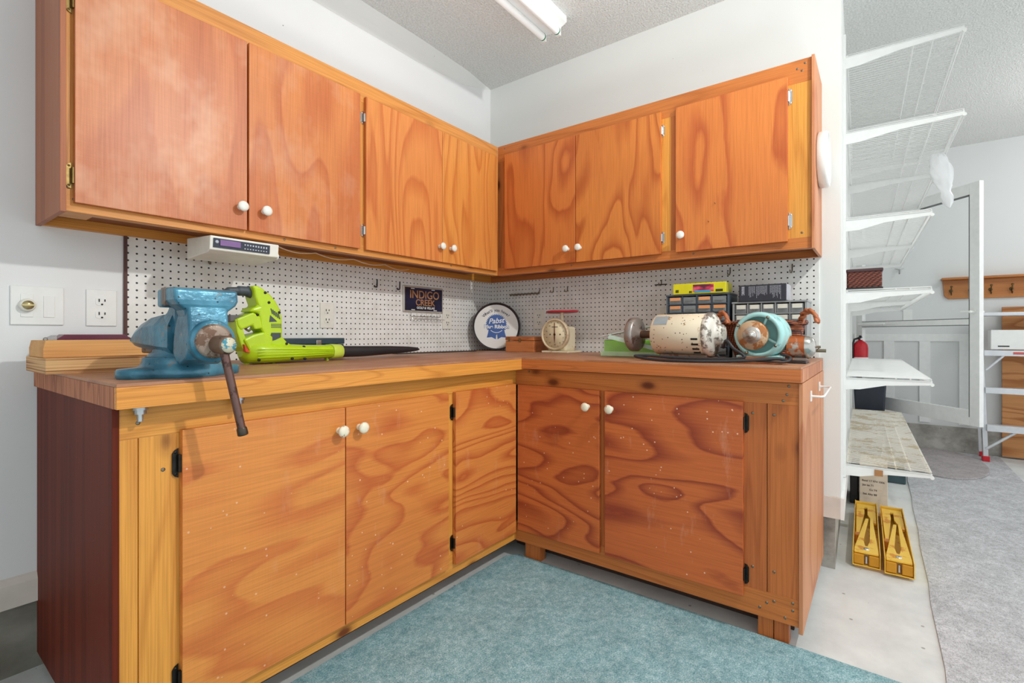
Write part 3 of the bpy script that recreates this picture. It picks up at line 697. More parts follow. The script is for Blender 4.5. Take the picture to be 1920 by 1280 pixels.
for k in range(6):
    x = -0.648 + k * 0.036
    kr.tube([(x, -0.012, 1.07), (x, -0.016, 1.03), (x, -0.03, 1.008), (x + 0.008, -0.038, 1.006), (x + 0.012, -0.04, 1.016)], 0.0012, 6)
single('wire_rack', kr, 'chrome', 'small wire hook rack hanging under the dark name plate', 'rack')

# ------------------------------------------------------------------ name plate
npl = thing('name_plate', (-0.562, -0.012, 1.058), 'dark blue decorative metal plate reading INDIGO CREEK on the pegboard', 'sign')
mesh_obj('frame', MB().box(-0.702, -0.424, -0.014, -0.008, 1.057, 1.192), plain('chrome_frame', (206, 200, 188), 0.3, 0.5), npl, 0.004)
pl = NT('indigo_plate'); v = pl.coord((0, 0, 0.5)); pl.l(pl.ramp(pl.noise(pl.coord((0.4, 0, 0), (3, 1, 9)), 1.2, 2), [(0.35, srgb(18, 12, 22)), (0.65, srgb(36, 38, 76))]), pl.b.inputs['Base Color']); pl.b.inputs['Roughness'].default_value = 0.25
mesh_obj('plate', MB().box(-0.693, -0.433, -0.0155, -0.010, 1.066, 1.183), pl.m, npl, 0.001)
gold = plain('gold_lettering', (196, 140, 92), 0.35, 0.2)
mesh_obj('lettering', text_mb(text_mb(MB(), 'INDIGO', 0.057, faceY(-0.560, -0.0162, 1.147), bold=0.0006, sx=1.02), 'CREEK', 0.045, faceY(-0.556, -0.0162, 1.107), bold=0.0006, sx=1.02), gold, npl)
mesh_obj('small_lettering', text_mb(MB(), 'GOLF & VILLAS', 0.0165, faceY(-0.553, -0.0162, 1.081), bold=0.0004, sx=1.15), 'white_plastic', npl)
bl = MB()
for x, z in ((-0.643, 1.178), (-0.500, 1.178), (-0.64, 1.070), (-0.485, 1.070)): bl.box(x - 0.012, x + 0.012, -0.0162, -0.0150, z - 0.002, z + 0.002)
mesh_obj('mounting_slot', bl, 'white_plastic', npl, 0.0005)

# ------------------------------------------------------------------ round tray in the corner
tx, ty = -0.122, -0.143
n2 = Vector((-0.72, -0.69, 0.09)).normalized()
trb = thing('round_tray', (tx, ty, 0.85), 'round white metal beer tray with blue ribbon emblem leaning in the corner', 'tray')
O = Vector((tx, ty, 0.988)); U = Vector((0, 0, 1)).cross(n2).normalized() ; Wv = n2.cross(U).normalized()
# U points to the viewer's right
TM = Matrix(((U.x, Wv.x, n2.x, O.x), (U.y, Wv.y, n2.y, O.y), (U.z, Wv.z, n2.z, O.z), (0, 0, 0, 1)))
mesh_obj('rim', MB().lathe([(0.118, -0.004), (0.128, 0.0), (0.137, 0.022), (0.138, 0.024), (0.135, 0.025), (0.126, 0.006), (0.125, 0.002)], O, n2, 56), plain('black_tray_rim', (58, 50, 52), 0.35, 0.3), trb)
def disc(mb, r, z, cx=0, cy=0, seg=48, mi=0, r0=0):
    return mb.prism([(cx + r * math.cos(2 * PI * k / seg), cy + r * math.sin(2 * PI * k / seg)) for k in range(seg)], 'z', z - 0.0008, z, mi)
def tmesh(name, mb, mat):
    mb.v = [tuple(TM @ Vector(v)) for v in mb.v]; return mesh_obj(name, mb, mat, trb)
tmesh('face', disc(MB(), 0.127, 0.010), rusty('tray_face', (234, 230, 224), (206, 192, 170), 0.3, 6, 0, 0.3))
blue = plain('ribbon_blue', (38, 84, 160), 0.35)
emb = MB(); disc(emb, 0.056, 0.0116, 0.0, 0.012)
for k in range(36):
    a = 2 * PI * k / 36; emb.box(-0.0020, 0.0020, 0.055, 0.061, 0.0108, 0.0116); q = emb.v[-8:]
    emb.v[-8:] = [(x * math.cos(a) - y * math.sin(a), x * math.sin(a) + y * math.cos(a) + 0.012, z) for x, y, z in q]
emb.prism([(-0.044, -0.020), (-0.056, -0.064), (-0.028, -0.061), (-0.004, -0.074), (-0.001, -0.036)], 'z', 0.0100, 0.0112)
emb.prism([(0.044, -0.020), (0.056, -0.064), (0.028, -0.061), (0.006, -0.074), (0.003, -0.036)], 'z', 0.0100, 0.0112)
e = tmesh('ribbon_emblem', emb, blue)
wl = MB(); T0 = Matrix.Identity(4)
text_mb(wl, 'Pabst', 0.042, Matrix.Translation((-0.002, 0.032, 0.0119)) @ Matrix.Rotation(0.08, 4, 'Z'), 0.0003, bold=0.0006, shear=0.35)
text_mb(wl, 'Blue Ribbon', 0.0290, Matrix.Translation((0.001, -0.002, 0.0119)), 0.0003, bold=0.0010)
ol = MB()
text_mb(ol, 'Blue Ribbon', 0.0290, Matrix.Translation((0.001, -0.002, 0.0116)), 0.0002, bold=0.0026)
tmesh('emblem_outline', ol, blue)
for k in range(13):
    a = math.radians(-40 + k * 80 / 12)
    wl.box(-0.0032, 0.0032, -0.0018, 0.0018, 0.0116, 0.0120); q = wl.v[-8:]
    wl.v[-8:] = [(x * math.cos(a) - y * math.sin(a) + 0.047 * math.sin(a), x * math.sin(a) + y * math.cos(a) + 0.012 - 0.047 * math.cos(a), z) for x, y, z in q]
tmesh('emblem_lettering', wl, plain('tray_white_ink', (238, 238, 240), 0.4))
ar = MB(); msg = "What'll you have?"; R0 = 0.094
wd = {'W': 1.5, "'": 0.5, 'l': 0.5, ' ': 0.75, 't': 0.65}
tot = sum(wd.get(c, 1) for c in msg); pos = 0
for c in msg:
    wc = wd.get(c, 1); a = math.radians(52) - (pos + wc / 2) / tot * math.radians(104); pos += wc
    if c == ' ': continue
    text_mb(ar, c, 0.0235, Matrix.Translation((-R0 * math.sin(a), R0 * math.cos(a), 0.0112)) @ Matrix.Rotation(a, 4, 'Z'), 0.0003, bold=0.0003)
tmesh('slogan', ar, plain('tray_dark_ink', (60, 48, 74), 0.4))

# ------------------------------------------------------------------ small wooden box
wb = thing('wooden_box', (0.0, 0.0, 0.85), 'small orange-brown wooden box in front of the round tray', 'box')
wb.location = (-0.115, -0.36, 0.85); ROOT[wb.name] = Matrix.Translation(wb.location).inverted()
mb_box = wood('box_plywood', 41.0, 'y', (212, 132, 76), (160, 84, 44), 9, 2, 4, contrast=0.8)
mesh_obj('body', MB().box(-0.194, -0.035, -0.452, -0.266, 0.850, 0.910), mb_box, wb, 0.002)
ld = mesh_obj('lid', MB().box(-0.195, -0.034, -0.453, -0.265, 0.912, 0.932), mb_box, wb, 0.002)
for yy, z0_ in ((-0.365, 0.902), (-0.290, 0.906)): mesh_obj('clasp', MB().box(-0.1975, -0.194, yy - 0.006, yy + 0.006, z0_, z0_ + 0.022), 'brass', ld, 0.0005)

# ------------------------------------------------------------------ kitchen scale
ks = thing('kitchen_scale', (-0.16, -0.60, 0.85), 'cream dial kitchen scale with red tray standing by the short pegboard', 'scale')
cream = rusty('cream_enamel', (232, 220, 190), (196, 150, 108), 0.22, 20, 0.1, 0.4)
SX = -0.20; SY = -0.585
mesh_obj('base', MB().box(SX - 0.01, SX + 0.13, SY - 0.085, SY + 0.072, 0.850, 0.860), cream, ks, 0.003)
mesh_obj('housing', MB().box(SX + 0.02, SX + 0.12, SY - 0.060, SY + 0.055, 0.858, 0.985), cream, ks, 0.012)
mesh_obj('dial_rim', MB().lathe([(0.075, 0), (0.080, 0.003), (0.081, 0.024), (0.077, 0.028), (0.072, 0.026), (0.071, 0.012)], (SX + 0.025, SY, 0.944), (-1, 0, 0), 48), rusty('tan_rim', (216, 196, 164), (170, 116, 80), 0.25, 30, 0.2), ks)
mesh_obj('dial_face', MB().lathe([(0.0745, 0.016), (0.0745, 0.020), (0.0, 0.020)], (SX + 0.025, SY, 0.944), (-1, 0, 0), 48), plain('dial_paper', (236, 222, 186), 0.5), ks)
tk = MB()
for k in range(50):
    a = 2 * PI * k / 50; r1 = 0.066; r0 = 0.060 if k % 5 == 0 else 0.0635; ww = 0.0012 if k % 5 == 0 else 0.0006
    ca, sa = math.cos(a), math.sin(a); X = SX + 0.0045
    tk.add([(X, SY + r0 * ca - ww * sa, 0.944 + r0 * sa + ww * ca), (X, SY + r1 * ca - ww * sa, 0.944 + r1 * sa + ww * ca), (X, SY + r1 * ca + ww * sa, 0.944 + r1 * sa - ww * ca), (X, SY + r0 * ca + ww * sa, 0.944 + r0 * sa - ww * ca)], [(0, 1, 2, 3)])
tk.box(SX + 0.0040, SX + 0.0047, SY - 0.018, SY + 0.018, 0.981, 0.984)
for dy in (-0.032, 0.028): tk.lathe([(0.004, 0), (0.004, 0.001), (0, 0.001)], (SX + 0.005, SY + dy, 0.944), (-1, 0, 0), 10)
for k in range(10):
    a = PI / 2 - 2 * PI * k / 10
    text_mb(tk, str(k * 2 if k else 0), 0.009, faceX(SX + 0.0044, SY - 0.053 * math.cos(a), 0.944 + 0.053 * math.sin(a)), 0.0002)
mesh_obj('dial_marks', tk, plain('dial_ink', (70, 62, 56), 0.5), ks)
mesh_obj('pointer', MB().prism([(SY - 0.0012, 1.005), (SY - 0.003, 0.925), (SY, 0.900), (SY + 0.003, 0.925), (SY + 0.0012, 1.005)], 'x', SX + 0.001, SX + 0.003).lathe([(0.006, 0), (0.006, 0.002), (0, 0.002)], (SX + 0.003, SY, 0.944), (-1, 0, 0), 12), plain('pointer_metal', (120, 70, 56), 0.4, 0.4), ks)
mesh_obj('stem', MB().cyl((SX + 0.06, SY - 0.01, 0.98), (SX + 0.06, SY - 0.01, 1.058), 0.010, 16), cream, ks)
mesh_obj('weighing_tray', MB().lathe([(0.0, 0.0), (0.078, 0.0), (0.083, 0.003), (0.085, 0.010), (0.082, 0.010), (0.078, 0.005), (0.0, 0.005)], (SX + 0.06, SY - 0.012, 1.056), (0, 0.03, 1), 48), plain('red_tray', (186, 44, 62), 0.35), ks)

# ------------------------------------------------------------------ clear plastic bin with green packet
cbx = thing('plastic_bin', (-0.40, -1.09, 0.85), 'clear plastic box holding bright green packets, left of the motors', 'bin')
clr = plain('clear_plastic', (216, 232, 222), 0.2, alpha=0.10)
b = MB(); x0, x1, y0, y1 = -0.395, -0.25, -1.195, -0.945
b.box(x0, x0 + 0.002, y0, y1, 0.851, 0.93).box(x1 - 0.002, x1, y0, y1, 0.851, 0.955).box(x0, x1, y1 - 0.002, y1, 0.851, 0.93).box(x0, x1, y0, y0 + 0.002, 0.851, 0.955).box(x0, x1, y0, y1, 0.851, 0.853)
mesh_obj('box_walls', b, clr, cbx)
mesh_obj('lid', MB().add([(x0 - 0.004, y1 + 0.006, 0.937), (x0 - 0.004, y0, 0.985), (x1, y0, 0.993), (x1, y1 + 0.006, 0.945), (x0 - 0.004, y1 + 0.006, 0.934), (x0 - 0.004, y0, 0.982), (x1, y0, 0.990), (x1, y1 + 0.006, 0.942)], [(0, 1, 2, 3), (7, 6, 5, 4), (0, 4, 5, 1), (1, 5, 6, 2), (2, 6, 7, 3), (3, 7, 4, 0)]), plain('frosted_lid', (226, 232, 232), 0.3), cbx)
mesh_obj('lower_band', MB().box(x0 - 0.001, x0 + 0.003, y0, y1, 0.852, 0.872), plain('pale_green_plastic', (190, 222, 178), 0.4), cbx)
single('green_packet', MB().box(-0.385, -0.27, -1.185, -0.955, 0.8535, 0.921), plain('green_card', (140, 214, 30), 0.4), 'bright green packet inside the clear plastic box', 'packet', bevel=0.004)
pk = MB(); pk.prism([(-0.98, 0.928), (-1.185, 0.880), (-1.19, 0.895), (-0.99, 0.944)], 'x', -0.403, -0.399)
single('paper_strip', pk, plain('mint_strip', (214, 240, 226), 0.4), 'pale mint strip slanting across the clear plastic box', 'strip')

# ------------------------------------------------------------------ drawer organizers
def organizer(name, xf, y0, y1, zt, cols, rows, frame, label, labels, depth=0.14):
    t = thing(name, ((xf + depth / 2), (y0 + y1) / 2, 0.85), label, 'organizer')
    fr = MB(); rim = 0.008
    fr.box(xf + 0.003, xf + depth, y0, y0 + rim, 0.852, zt).box(xf + 0.003, xf + depth, y1 - rim, y1, 0.852, zt)
    fr.box(xf, xf + depth, y0 - 0.002, y1 + 0.002, zt - 0.007, zt).box(xf, xf + depth, y0, y1, 0.850, 0.858)
    fr.box(xf + depth - 0.004, xf + depth, y0, y1, 0.852, zt)
    ch = (zt - 0.007 - 0.858) / rows; cw = (y1 - y0 - 2 * rim) / cols
    for r in range(1, rows): fr.box(xf + 0.002, xf + depth, y0 + rim, y1 - rim, 0.858 + r * ch - 0.002, 0.858 + r * ch + 0.002)
    for c in range(1, cols): fr.box(xf + 0.002, xf + depth, y0 + rim + c * cw - 0.002, y0 + rim + c * cw + 0.002, 0.858, zt - 0.007)
    mesh_obj('frame', fr, frame, t, 0.0008)
    for r in range(rows):
        for c in range(cols):
            a, bb = y0 + rim + c * cw + 0.004, y0 + rim + (c + 1) * cw - 0.004; z0, z1 = 0.858 + r * ch + 0.003, 0.858 + (r + 1) * ch - 0.005
            d = MB().box(xf + 0.004, xf + 0.006, a, bb, z0, z1).box(xf + 0.006, xf + depth - 0.01, a, a + 0.0015, z0, z1 - 0.004).box(xf + 0.006, xf + depth - 0.01, bb - 0.0015, bb, z0, z1 - 0.004).box(xf + 0.006, xf + depth - 0.01, a, bb, z0, z0 + 0.0015)
            d.box(xf - 0.004, xf + 0.004, a + 0.008, bb - 0.008, z0 + (z1 - z0) * 0.40, z0 + (z1 - z0) * 0.46)
            do = mesh_obj('drawer', d, 'smoke', t)
            mesh_obj('contents', MB().box(xf + 0.012, xf + depth - 0.02, a + 0.004, bb - 0.004, z0 + 0.002, z0 + (z1 - z0) * (0.35 + 0.3 * ((r * 7 + c * 3) % 4) / 3)), ['parts_a', 'parts_b', 'parts_c'][(r + c * 2) % 3], do)
            if labels and labels[rows - 1 - r][cols - 1 - c]:
                mesh_obj('card_label', MB().box(xf + 0.0025, xf + 0.004, a + 0.004, bb - 0.004, z0 + (z1 - z0) * 0.50, z1 - 0.001), labels[rows - 1 - r][cols - 1 - c], do)
M['smoke'] = plain('smoky_plastic', (168, 172, 174), 0.2, alpha=0.45)
M['parts_a'] = plain('dark_hardware', (84, 84, 84), 0.5, 0.4, 0.3, 220)
M['parts_b'] = plain('grey_hardware', (138, 136, 132), 0.5, 0.4, 0.3, 220)
M['parts_c'] = plain('mixed_hardware', (110, 104, 90), 0.5, 0.4, 0.3, 220)
M['orange_card'] = plain('orange_card', (232, 158, 104), 0.6)
M['white_card'] = plain('white_card', (226, 222, 208), 0.6)
oc = 'orange_card'; N = None
organizer('drawer_organizer', -0.2, -1.425, -1.165, 1.117, 4, 7, plain('slate_blue_metal', (76, 88, 100), 0.45, 0.2), 'taller blue-grey drawer organizer with orange labels under the yellow box',
          [[oc, N, oc, N], [oc, N, oc, oc]] + [[N, oc, N, N]] * 5)
wc = 'white_card'
organizer('drawer_organizer', -0.2, -1.700, -1.437, 1.076, 5, 5, plain('grey_metal', (156, 158, 158), 0.45, 0.2), 'grey five-column drawer organizer under the black box',
          [[wc] * 5, [wc] * 5, [N, wc, wc, N, wc], [wc] * 5, [N] * 5])
yb = thing('glove_box', (-0.15, -1.30, 1.117), 'yellow cardboard glove box lying on the taller organizer', 'box')
mesh_obj('carton', MB().box(-0.205, -0.10, -1.414, -1.196, 1.117, 1.163), plain('yellow_card', (226, 216, 20), 0.35), yb, 0.003)
pic = NT('glove_picture'); pv = pic.coord((0, 0, 0), (1, 16, 40)); pic.l(pic.ramp(pic.noise(pv, 1.0, 2), [(0.35, srgb(90, 30, 60)), (0.45, srgb(200, 50, 80)), (0.55, srgb(230, 110, 130)), (0.65, srgb(70, 140, 200))]), pic.b.inputs['Base Color'])
mesh_obj('picture', MB().box(-0.206, -0.2045, -1.366, -1.282, 1.125, 1.156), pic.m, yb)
mesh_obj('blue_banner', MB().box(-0.2065, -0.2055, -1.354, -1.288, 1.122, 1.131), plain('cyan_ink', (60, 160, 200), 0.4), yb)
gl = MB(); 
text_mb(gl, '80', 0.013, faceX(-0.2058, -1.272, 1.125), 0.0002, bold=0.0004)
gl.box(-0.2062, -0.2050, -1.402, -1.374, 1.123, 1.133)
for k in range(8): gl.box(-0.2062, -0.2050, -1.209 - 0.0017 * k, -1.2082 - 0.0017 * k, 1.125, 1.137)
mesh_obj('print', gl, plain('dark_ink', (40, 40, 36), 0.5), yb)
kb = thing('black_carton', (-0.15, -1.55, 1.076), 'black printed carton lying on the grey organizer', 'box')
mesh_obj('carton', MB().box(-0.205, -0.10, -1.632, -1.463, 1.076, 1.142), plain('black_card', (42, 42, 52), 0.35), kb, 0.002)
mesh_obj('end_panel', MB().box(-0.203, -0.102, -1.6345, -1.6315, 1.078, 1.140), plain('light_card', (190, 190, 196), 0.5), kb)
kt = MB()
random.seed(9)
for blk, (ya, nl_, hh, ww) in enumerate(((-1.474, 3, 0.044, 0.0022), (-1.500, 7, 0.044, 0.001), (-1.528, 11, 0.046, 0.001), (-1.576, 11, 0.050, 0.001))):
    for k in range(nl_):
        yy = ya - k * 0.0036; ln = hh * (0.55 + 0.45 * random.random()); z = 1.136
        while z > 1.136 - ln:
            s = 0.002 + random.random() * 0.006; kt.box(-0.2056, -0.2048, yy - ww, yy, z - s, z); z -= s + 0.0012
mesh_obj('print', kt, plain('pale_ink', (196, 196, 204), 0.5), kb)

# ------------------------------------------------------------------ motors and other things at the right end
sb = wood('scrap_board', 51, 'y', (192, 126, 82), (146, 80, 50), 8, 2, 4)
single('scrap_board', MB().box(-0.60, -0.44, -1.47, -1.21, 0.850, 0.862), sb, 'flat scrap board under the cream motor', 'board', bevel=0.001)
single('scrap_board', MB().prism([(-0.58, 0.851), (-0.42, 0.851), (-0.42, 0.858), (-0.58, 0.872)], 'y', -1.67, -1.54), sb, 'wedge-shaped wood scrap under the turquoise motor', 'board', bevel=0.001)
cm = thing('bench_motor', (-0.52, -1.34, 0.862), 'cream electric motor with grinding wheel lying on the worktop', 'motor')
cm_ax = Vector((0.08, 1.0, 0.0)).normalized(); c0 = Vector((-0.50, -1.445, 0.945))
def along(c, ax, d): return tuple(Vector(c) + ax * d)
cream_m = rusty('chipped_cream_paint', (222, 208, 182), (166, 122, 84), 0.16, 24, 0.1, 0.5, (92, 70, 54))
mesh_obj('body', MB().lathe([(0.070, 0.0), (0.0765, 0.004), (0.0765, 0.208), (0.072, 0.214)], c0, cm_ax, 44), cream_m, cm)
eb = mesh_obj('end_bell', MB().lathe([(0.0, -0.034), (0.026, -0.034), (0.034, -0.032), (0.036, -0.028), (0.037, -0.012), (0.040, -0.009), (0.062, -0.007), (0.070, -0.003), (0.0775, 0.003), (0.0790, 0.006), (0.0790, 0.021), (0.0775, 0.022), (0.05, 0.022)], c0, cm_ax, 40), rusty('white_enamel', (224, 218, 208), (126, 118, 110), 0.45, 26, 0.1), cm)
mesh_obj('end_bell', MB().lathe([(0.0, 0.236), (0.018, 0.236), (0.022, 0.228), (0.055, 0.222), (0.072, 0.212), (0.074, 0.2)], c0, cm_ax, 40), cream_m, cm)
vb = MB()
side = Vector((0, 0, 1)).cross(cm_ax).normalized()   # towards the viewer or away
if side.x > 0: side = -side
for k in range(4):
    a = math.radians(-12 - k * 15); dr = side * math.cos(a) + Vector((0, 0, 1)) * math.sin(a); tg = cm_ax.cross(dr)
    p = Vector(c0) + cm_ax * 0.045 + dr * 0.0768
    vb.add([p + cm_ax * sx * 0.012 + tg * sy * 0.0035 + dr * sz * 0.0012 for sz in (-1, 1) for sx, sy in ((-1, -1), (1, -1), (1, 1), (-1, 1))], [(3, 2, 1, 0), (4, 5, 6, 7), (0, 1, 5, 4), (1, 2, 6, 5), (2, 3, 7, 6), (3, 0, 4, 7)])
mesh_obj('vent_slot', vb, 'slot', cm)
tp = MB(); dr0 = None
ring1 = []; ring2 = []
for k in range(7):
    a = math.radians(28 + k * 5.5); dr = side * math.cos(a) + Vector((0, 0, 1)) * math.sin(a)
    ring1.append(Vector(c0) + cm_ax * 0.150 + dr * 0.0772); ring2.append(Vector(c0) + cm_ax * 0.203 + dr * 0.0772)
tp.add(ring1 + ring2, [(i, i + 1, 8 + i, 7 + i) for i in range(6)])
mesh_obj('grey_tape', tp, plain('grey_tape', (150, 158, 162), 0.5), cm)
mesh_obj('shaft', MB().cyl(along(c0, cm_ax, 0.23), along(c0, cm_ax, 0.285), 0.0145, 20), rusty('rusty_steel', (92, 70, 58), (120, 74, 46), 0.5, 60, 0.6), cm)
gw = mesh_obj('grinding_wheel', MB().lathe([(0.0, 0.283), (0.018, 0.283), (0.022, 0.290), (0.046, 0.289), (0.050, 0.293), (0.062, 0.294), (0.067, 0.300), (0.067, 0.322), (0.062, 0.327), (0.0, 0.327)], c0, cm_ax, 48), rusty('worn_steel', (158, 152, 148), (110, 88, 78), 0.4, 20, 0.7, 0.4), cm)
mesh_obj('nut', MB().cyl(along(c0, cm_ax, 0.326), along(c0, cm_ax, 0.345), 0.010, 6), 'black', gw)
mesh_obj('cradle', MB().box(-0.545, -0.455, -1.43, -1.26, 0.862, 0.872), rusty('rusty_bracket', (120, 96, 80), (90, 50, 34), 0.5, 30, 0.4), cm, 0.002)

tm = thing('round_motor', (-0.50, -1.585, 0.862), 'turquoise round motor with a rusty disc facing forward', 'motor')
turq = rusty('turquoise_paint', (160, 206, 204), (110, 160, 160), 0.25, 14, 0.1, 0.4)
ca = Vector((1.0, -0.10, 0.0)).normalized(); t0 = Vector((-0.575, -1.580, 0.943))
tb0 = t0 + Vector((0, -0.016, 0.001))
mesh_obj('body', MB().lathe([(0.0, 0.050), (0.060, 0.050), (0.063, 0.046), (0.0745, 0.044), (0.0750, 0.12), (0.066, 0.135), (0.0, 0.137)], tb0, ca, 44), turq, tm)
mesh_obj('guard_ring', MB().rings([[tb0 + ca * h_ + (Vector((-ca.y, ca.x, 0)) * math.cos(2 * PI * k / 44) + Vector((0, 0, 1)) * math.sin(2 * PI * k / 44)) * r_ for k in range(44)] for r_, h_ in ((0.061, 0.050), (0.060, 0.012), (0.063, 0.008), (0.070, 0.008), (0.0755, 0.016), (0.0765, 0.030), (0.0765, 0.048))], 0, True, False), turq, tm)
for a in (0.55, 2.0, 3.6, 5.5):
    rd0 = Vector((-ca.y, ca.x, 0)) * math.cos(a) + Vector((0, 0, 1)) * math.sin(a)
    mesh_obj('spoke', MB().cyl(tb0 + rd0 * 0.030 + ca * 0.026, tb0 + rd0 * 0.062 + ca * 0.020, 0.0045, 10), turq, tm)
sp = MB()
for a in (0.5, 2.1, 3.7, 5.2):
    c = t0 + Vector((0.012, -0.016 + 0.066 * math.cos(a), 0.066 * math.sin(a) + 0.001)); sp.lathe([(0.005, 0), (0.005, 0.010), (0.002, 0.014), (0, 0.014)], c, -ca, 12)
mesh_obj('bolt', sp, 'screw', tm)
mesh_obj('rusty_disc', MB().lathe([(0.0, -0.004), (0.010, -0.004), (0.020, 0.000), (0.024, 0.004), (0.046, 0.004), (0.049, 0.008), (0.049, 0.018), (0.03, 0.022), (0.0, 0.022)], t0, ca, 44), rusty('rust_disc', (206, 176, 142), (172, 112, 66), 0.5, 24, 0.4, 0.45), tm)
mesh_obj('hub', MB().lathe([(0.0, -0.014), (0.005, -0.014), (0.008, -0.009), (0.010, -0.005), (0.015, -0.005), (0.016, -0.001), (0.022, -0.001), (0.024, 0.002), (0.028, 0.003), (0.029, 0.006)], t0, ca, 32), plain('steel_hub', (196, 194, 190), 0.3, 0.8), tm)
mesh_obj('foot', MB().box(-0.56, -0.44, -1.66, -1.53, 0.862, 0.876), turq, tm, 0.003)

ck = thing('crank_sharpener', (-0.46, -1.715, 0.85), 'small rounded chrome and rusty metal device with a shaft at the worktop end', 'device')
mesh_obj('base', MB().box(-0.50, -0.42, -1.728, -1.675, 0.850, 0.858), 'black', ck, 0.002)
mesh_obj('drum', MB().cyl((-0.47, -1.672, 0.905), (-0.47, -1.722, 0.905), 0.037, 32), rusty('chrome_over_rust', (176, 168, 158), (178, 96, 52), 0.75, 12, 0.6, 0.35), ck, 0.003)
mesh_obj('dome', MB().lathe([(0.037, 0.0), (0.036, 0.012), (0.030, 0.022), (0.018, 0.029), (0.0, 0.031)], (-0.47, -1.7225, 0.905), (0, -1, 0), 32), plain('dull_chrome', (186, 184, 178), 0.25, 0.9), ck)
mesh_obj('shaft', MB().cyl((-0.47, -1.752, 0.905), (-0.47, -1.766, 0.905), 0.004, 12), 'screw', ck)
mesh_obj('grip', MB().cyl((-0.30, -1.735, 0.888), (-0.30, -1.768, 0.888), 0.006, 14).cyl((-0.46, -1.76, 0.9), (-0.30, -1.74, 0.888), 0.002, 8), plain('dull_grip', (128, 122, 104), 0.4, 0.5), ck)

# wicker basket behind the motors
bk = thing('wicker_basket', (-0.36, -1.57, 0.85), 'brown wicker basket with twisted handles behind the turquoise motor', 'basket')
wk = weave_mat('brown_wicker', (150, 66, 34), (196, 112, 66))
sec = []
for z, sx, sy in ((0.851, 0.050, 0.092), (0.88, 0.058, 0.104), (0.92, 0.068, 0.118), (0.96, 0.076, 0.130), (0.985, 0.080, 0.136)):
    sec.append([(-0.333 + sx * math.cos(2 * PI * k / 36), -1.575 + sy * math.sin(2 * PI * k / 36), z) for k in range(36)])
inn = [[(-0.333 + (x + 0.333) * 0.93, -1.575 + (y + 1.575) * 0.95, z + 0.004) for x, y, z in r] for r in sec[::-1]]
mesh_obj('body', MB().rings(sec + inn, 0, True, True), wk, bk)
rim = []
for k in range(48):
    a = 2 * PI * k / 48; rim.append((-0.333 + 0.080 * math.cos(a), -1.575 + 0.136 * math.sin(a), 0.987 + 0.002 * math.sin(12 * a)))
mesh_obj('rim', MB().tube(rim, 0.008, 8, close=True), wk, bk)
for sgn, yy in ((1, -1.452), (-1, -1.722)):
    hb = MB()
    for ph in (0, PI):
        pth = []
        for k in range(25):
            t = k / 24; a = PI * t; tw = t * 6 * PI + ph
            pth.append((-0.368 - 0.03 + 0.035 * math.cos(a) + 0.005 * math.cos(tw), yy + sgn * 0.004 + 0.030 * math.cos(a) * 0.9 + 0.004 * math.sin(tw), 0.985 + 0.040 * math.sin(a) + 0.005 * math.sin(tw)))
        hb.tube(pth, 0.0062, 8)
    mesh_obj('handle', hb, plain('copper_wicker', (190, 108, 66), 0.45, var=0.15, vscale=60), bk)

# black cord
def bez(pts, n=10):
    P = [Vector(p) for p in pts]; out = []
    for i in range(len(P) - 1):
        p0, p1, p2, p3 = P[max(i - 1, 0)], P[i], P[i + 1], P[min(i + 2, len(P) - 1)]
        for k in range(n):
            t = k / n
            out.append(0.5 * ((2 * p1) + (-p0 + p2) * t + (2 * p0 - 5 * p1 + 4 * p2 - p3) * t * t + (-p0 + 3 * p1 - 3 * p2 + p3) * t ** 3))
    out.append(P[-1]); return out
single('power_cord', MB().tube(bez([(-0.52, -1.48, 0.90), (-0.585, -1.505, 0.925), (-0.60, -1.53, 0.90), (-0.61, -1.56, 0.868), (-0.60, -1.40, 0.862), (-0.615, -1.25, 0.868), (-0.63, -1.20, 0.866), (-0.655, -1.28, 0.857), (-0.67, -1.38, 0.856), (-0.66, -1.50, 0.858), (-0.635, -1.60, 0.864), (-0.61, -1.66, 0.870), (-0.57, -1.68, 0.862)]), 0.0052, 10), 'black_rubber',
       'thick black cord looped in front of the two motors', 'cord')
single('power_cord', MB().tube(bez([(-0.56, -1.47, 0.875), (-0.60, -1.50, 0.858), (-0.60, -1.55, 0.862), (-0.62, -1.62, 0.861), (-0.60, -1.68, 0.860), (-0.55, -1.69, 0.872), (-0.53, -1.66, 0.88)]), 0.0038, 8), 'black_rubber',
       'thinner black cord coiled under the turquoise motor', 'cord')

# ------------------------------------------------------------------ boards and burgundy case on the left end
t_w = wood('raw_timber', 61, 'x', (222, 168, 106), (196, 134, 76), 8, 1.2, 3, 0.7, contrast=0.6)
single('plywood_offcut', MB().box(-2.070, -1.80, -0.318, -0.095, 0.850, 0.888), laminated('raw_ply_edge'), 'thick layered plywood offcut, lower of the two boards beside the vise', 'board', bevel=0.001)
single('timber_block', MB().prism([(-2.066, 0.8885), (-2.066, 0.912), (-2.062, 0.931), (-1.79, 0.931), (-1.78, 0.8885)], 'y', -0.27, -0.105), t_w, 'pale raw timber block lying on top of the plywood offcut', 'board', bevel=0.001)
single('screw_eye', MB().tube([(-2.05 + 0.004 * math.cos(a), -0.20, 0.934 + 0.004 * math.sin(a)) for a in [2 * PI * k / 12 for k in range(12)]], 0.001, 6, close=True), 'screw', 'tiny wire loop standing on the timber block', 'screw eye')
bc = thing('burgundy_case', (-1.94, -0.05, 0.85), 'flat burgundy case standing behind the timber block against the wall', 'case')
mesh_obj('case_body', MB().prism([(-2.005, 0.851), (-2.005, 0.934), (-1.990, 0.946), (-1.855, 0.946), (-1.835, 0.934), (-1.835, 0.851)], 'y', -0.085, -0.015), plain('burgundy_plastic', (104, 36, 62), 0.3), bc, 0.002)
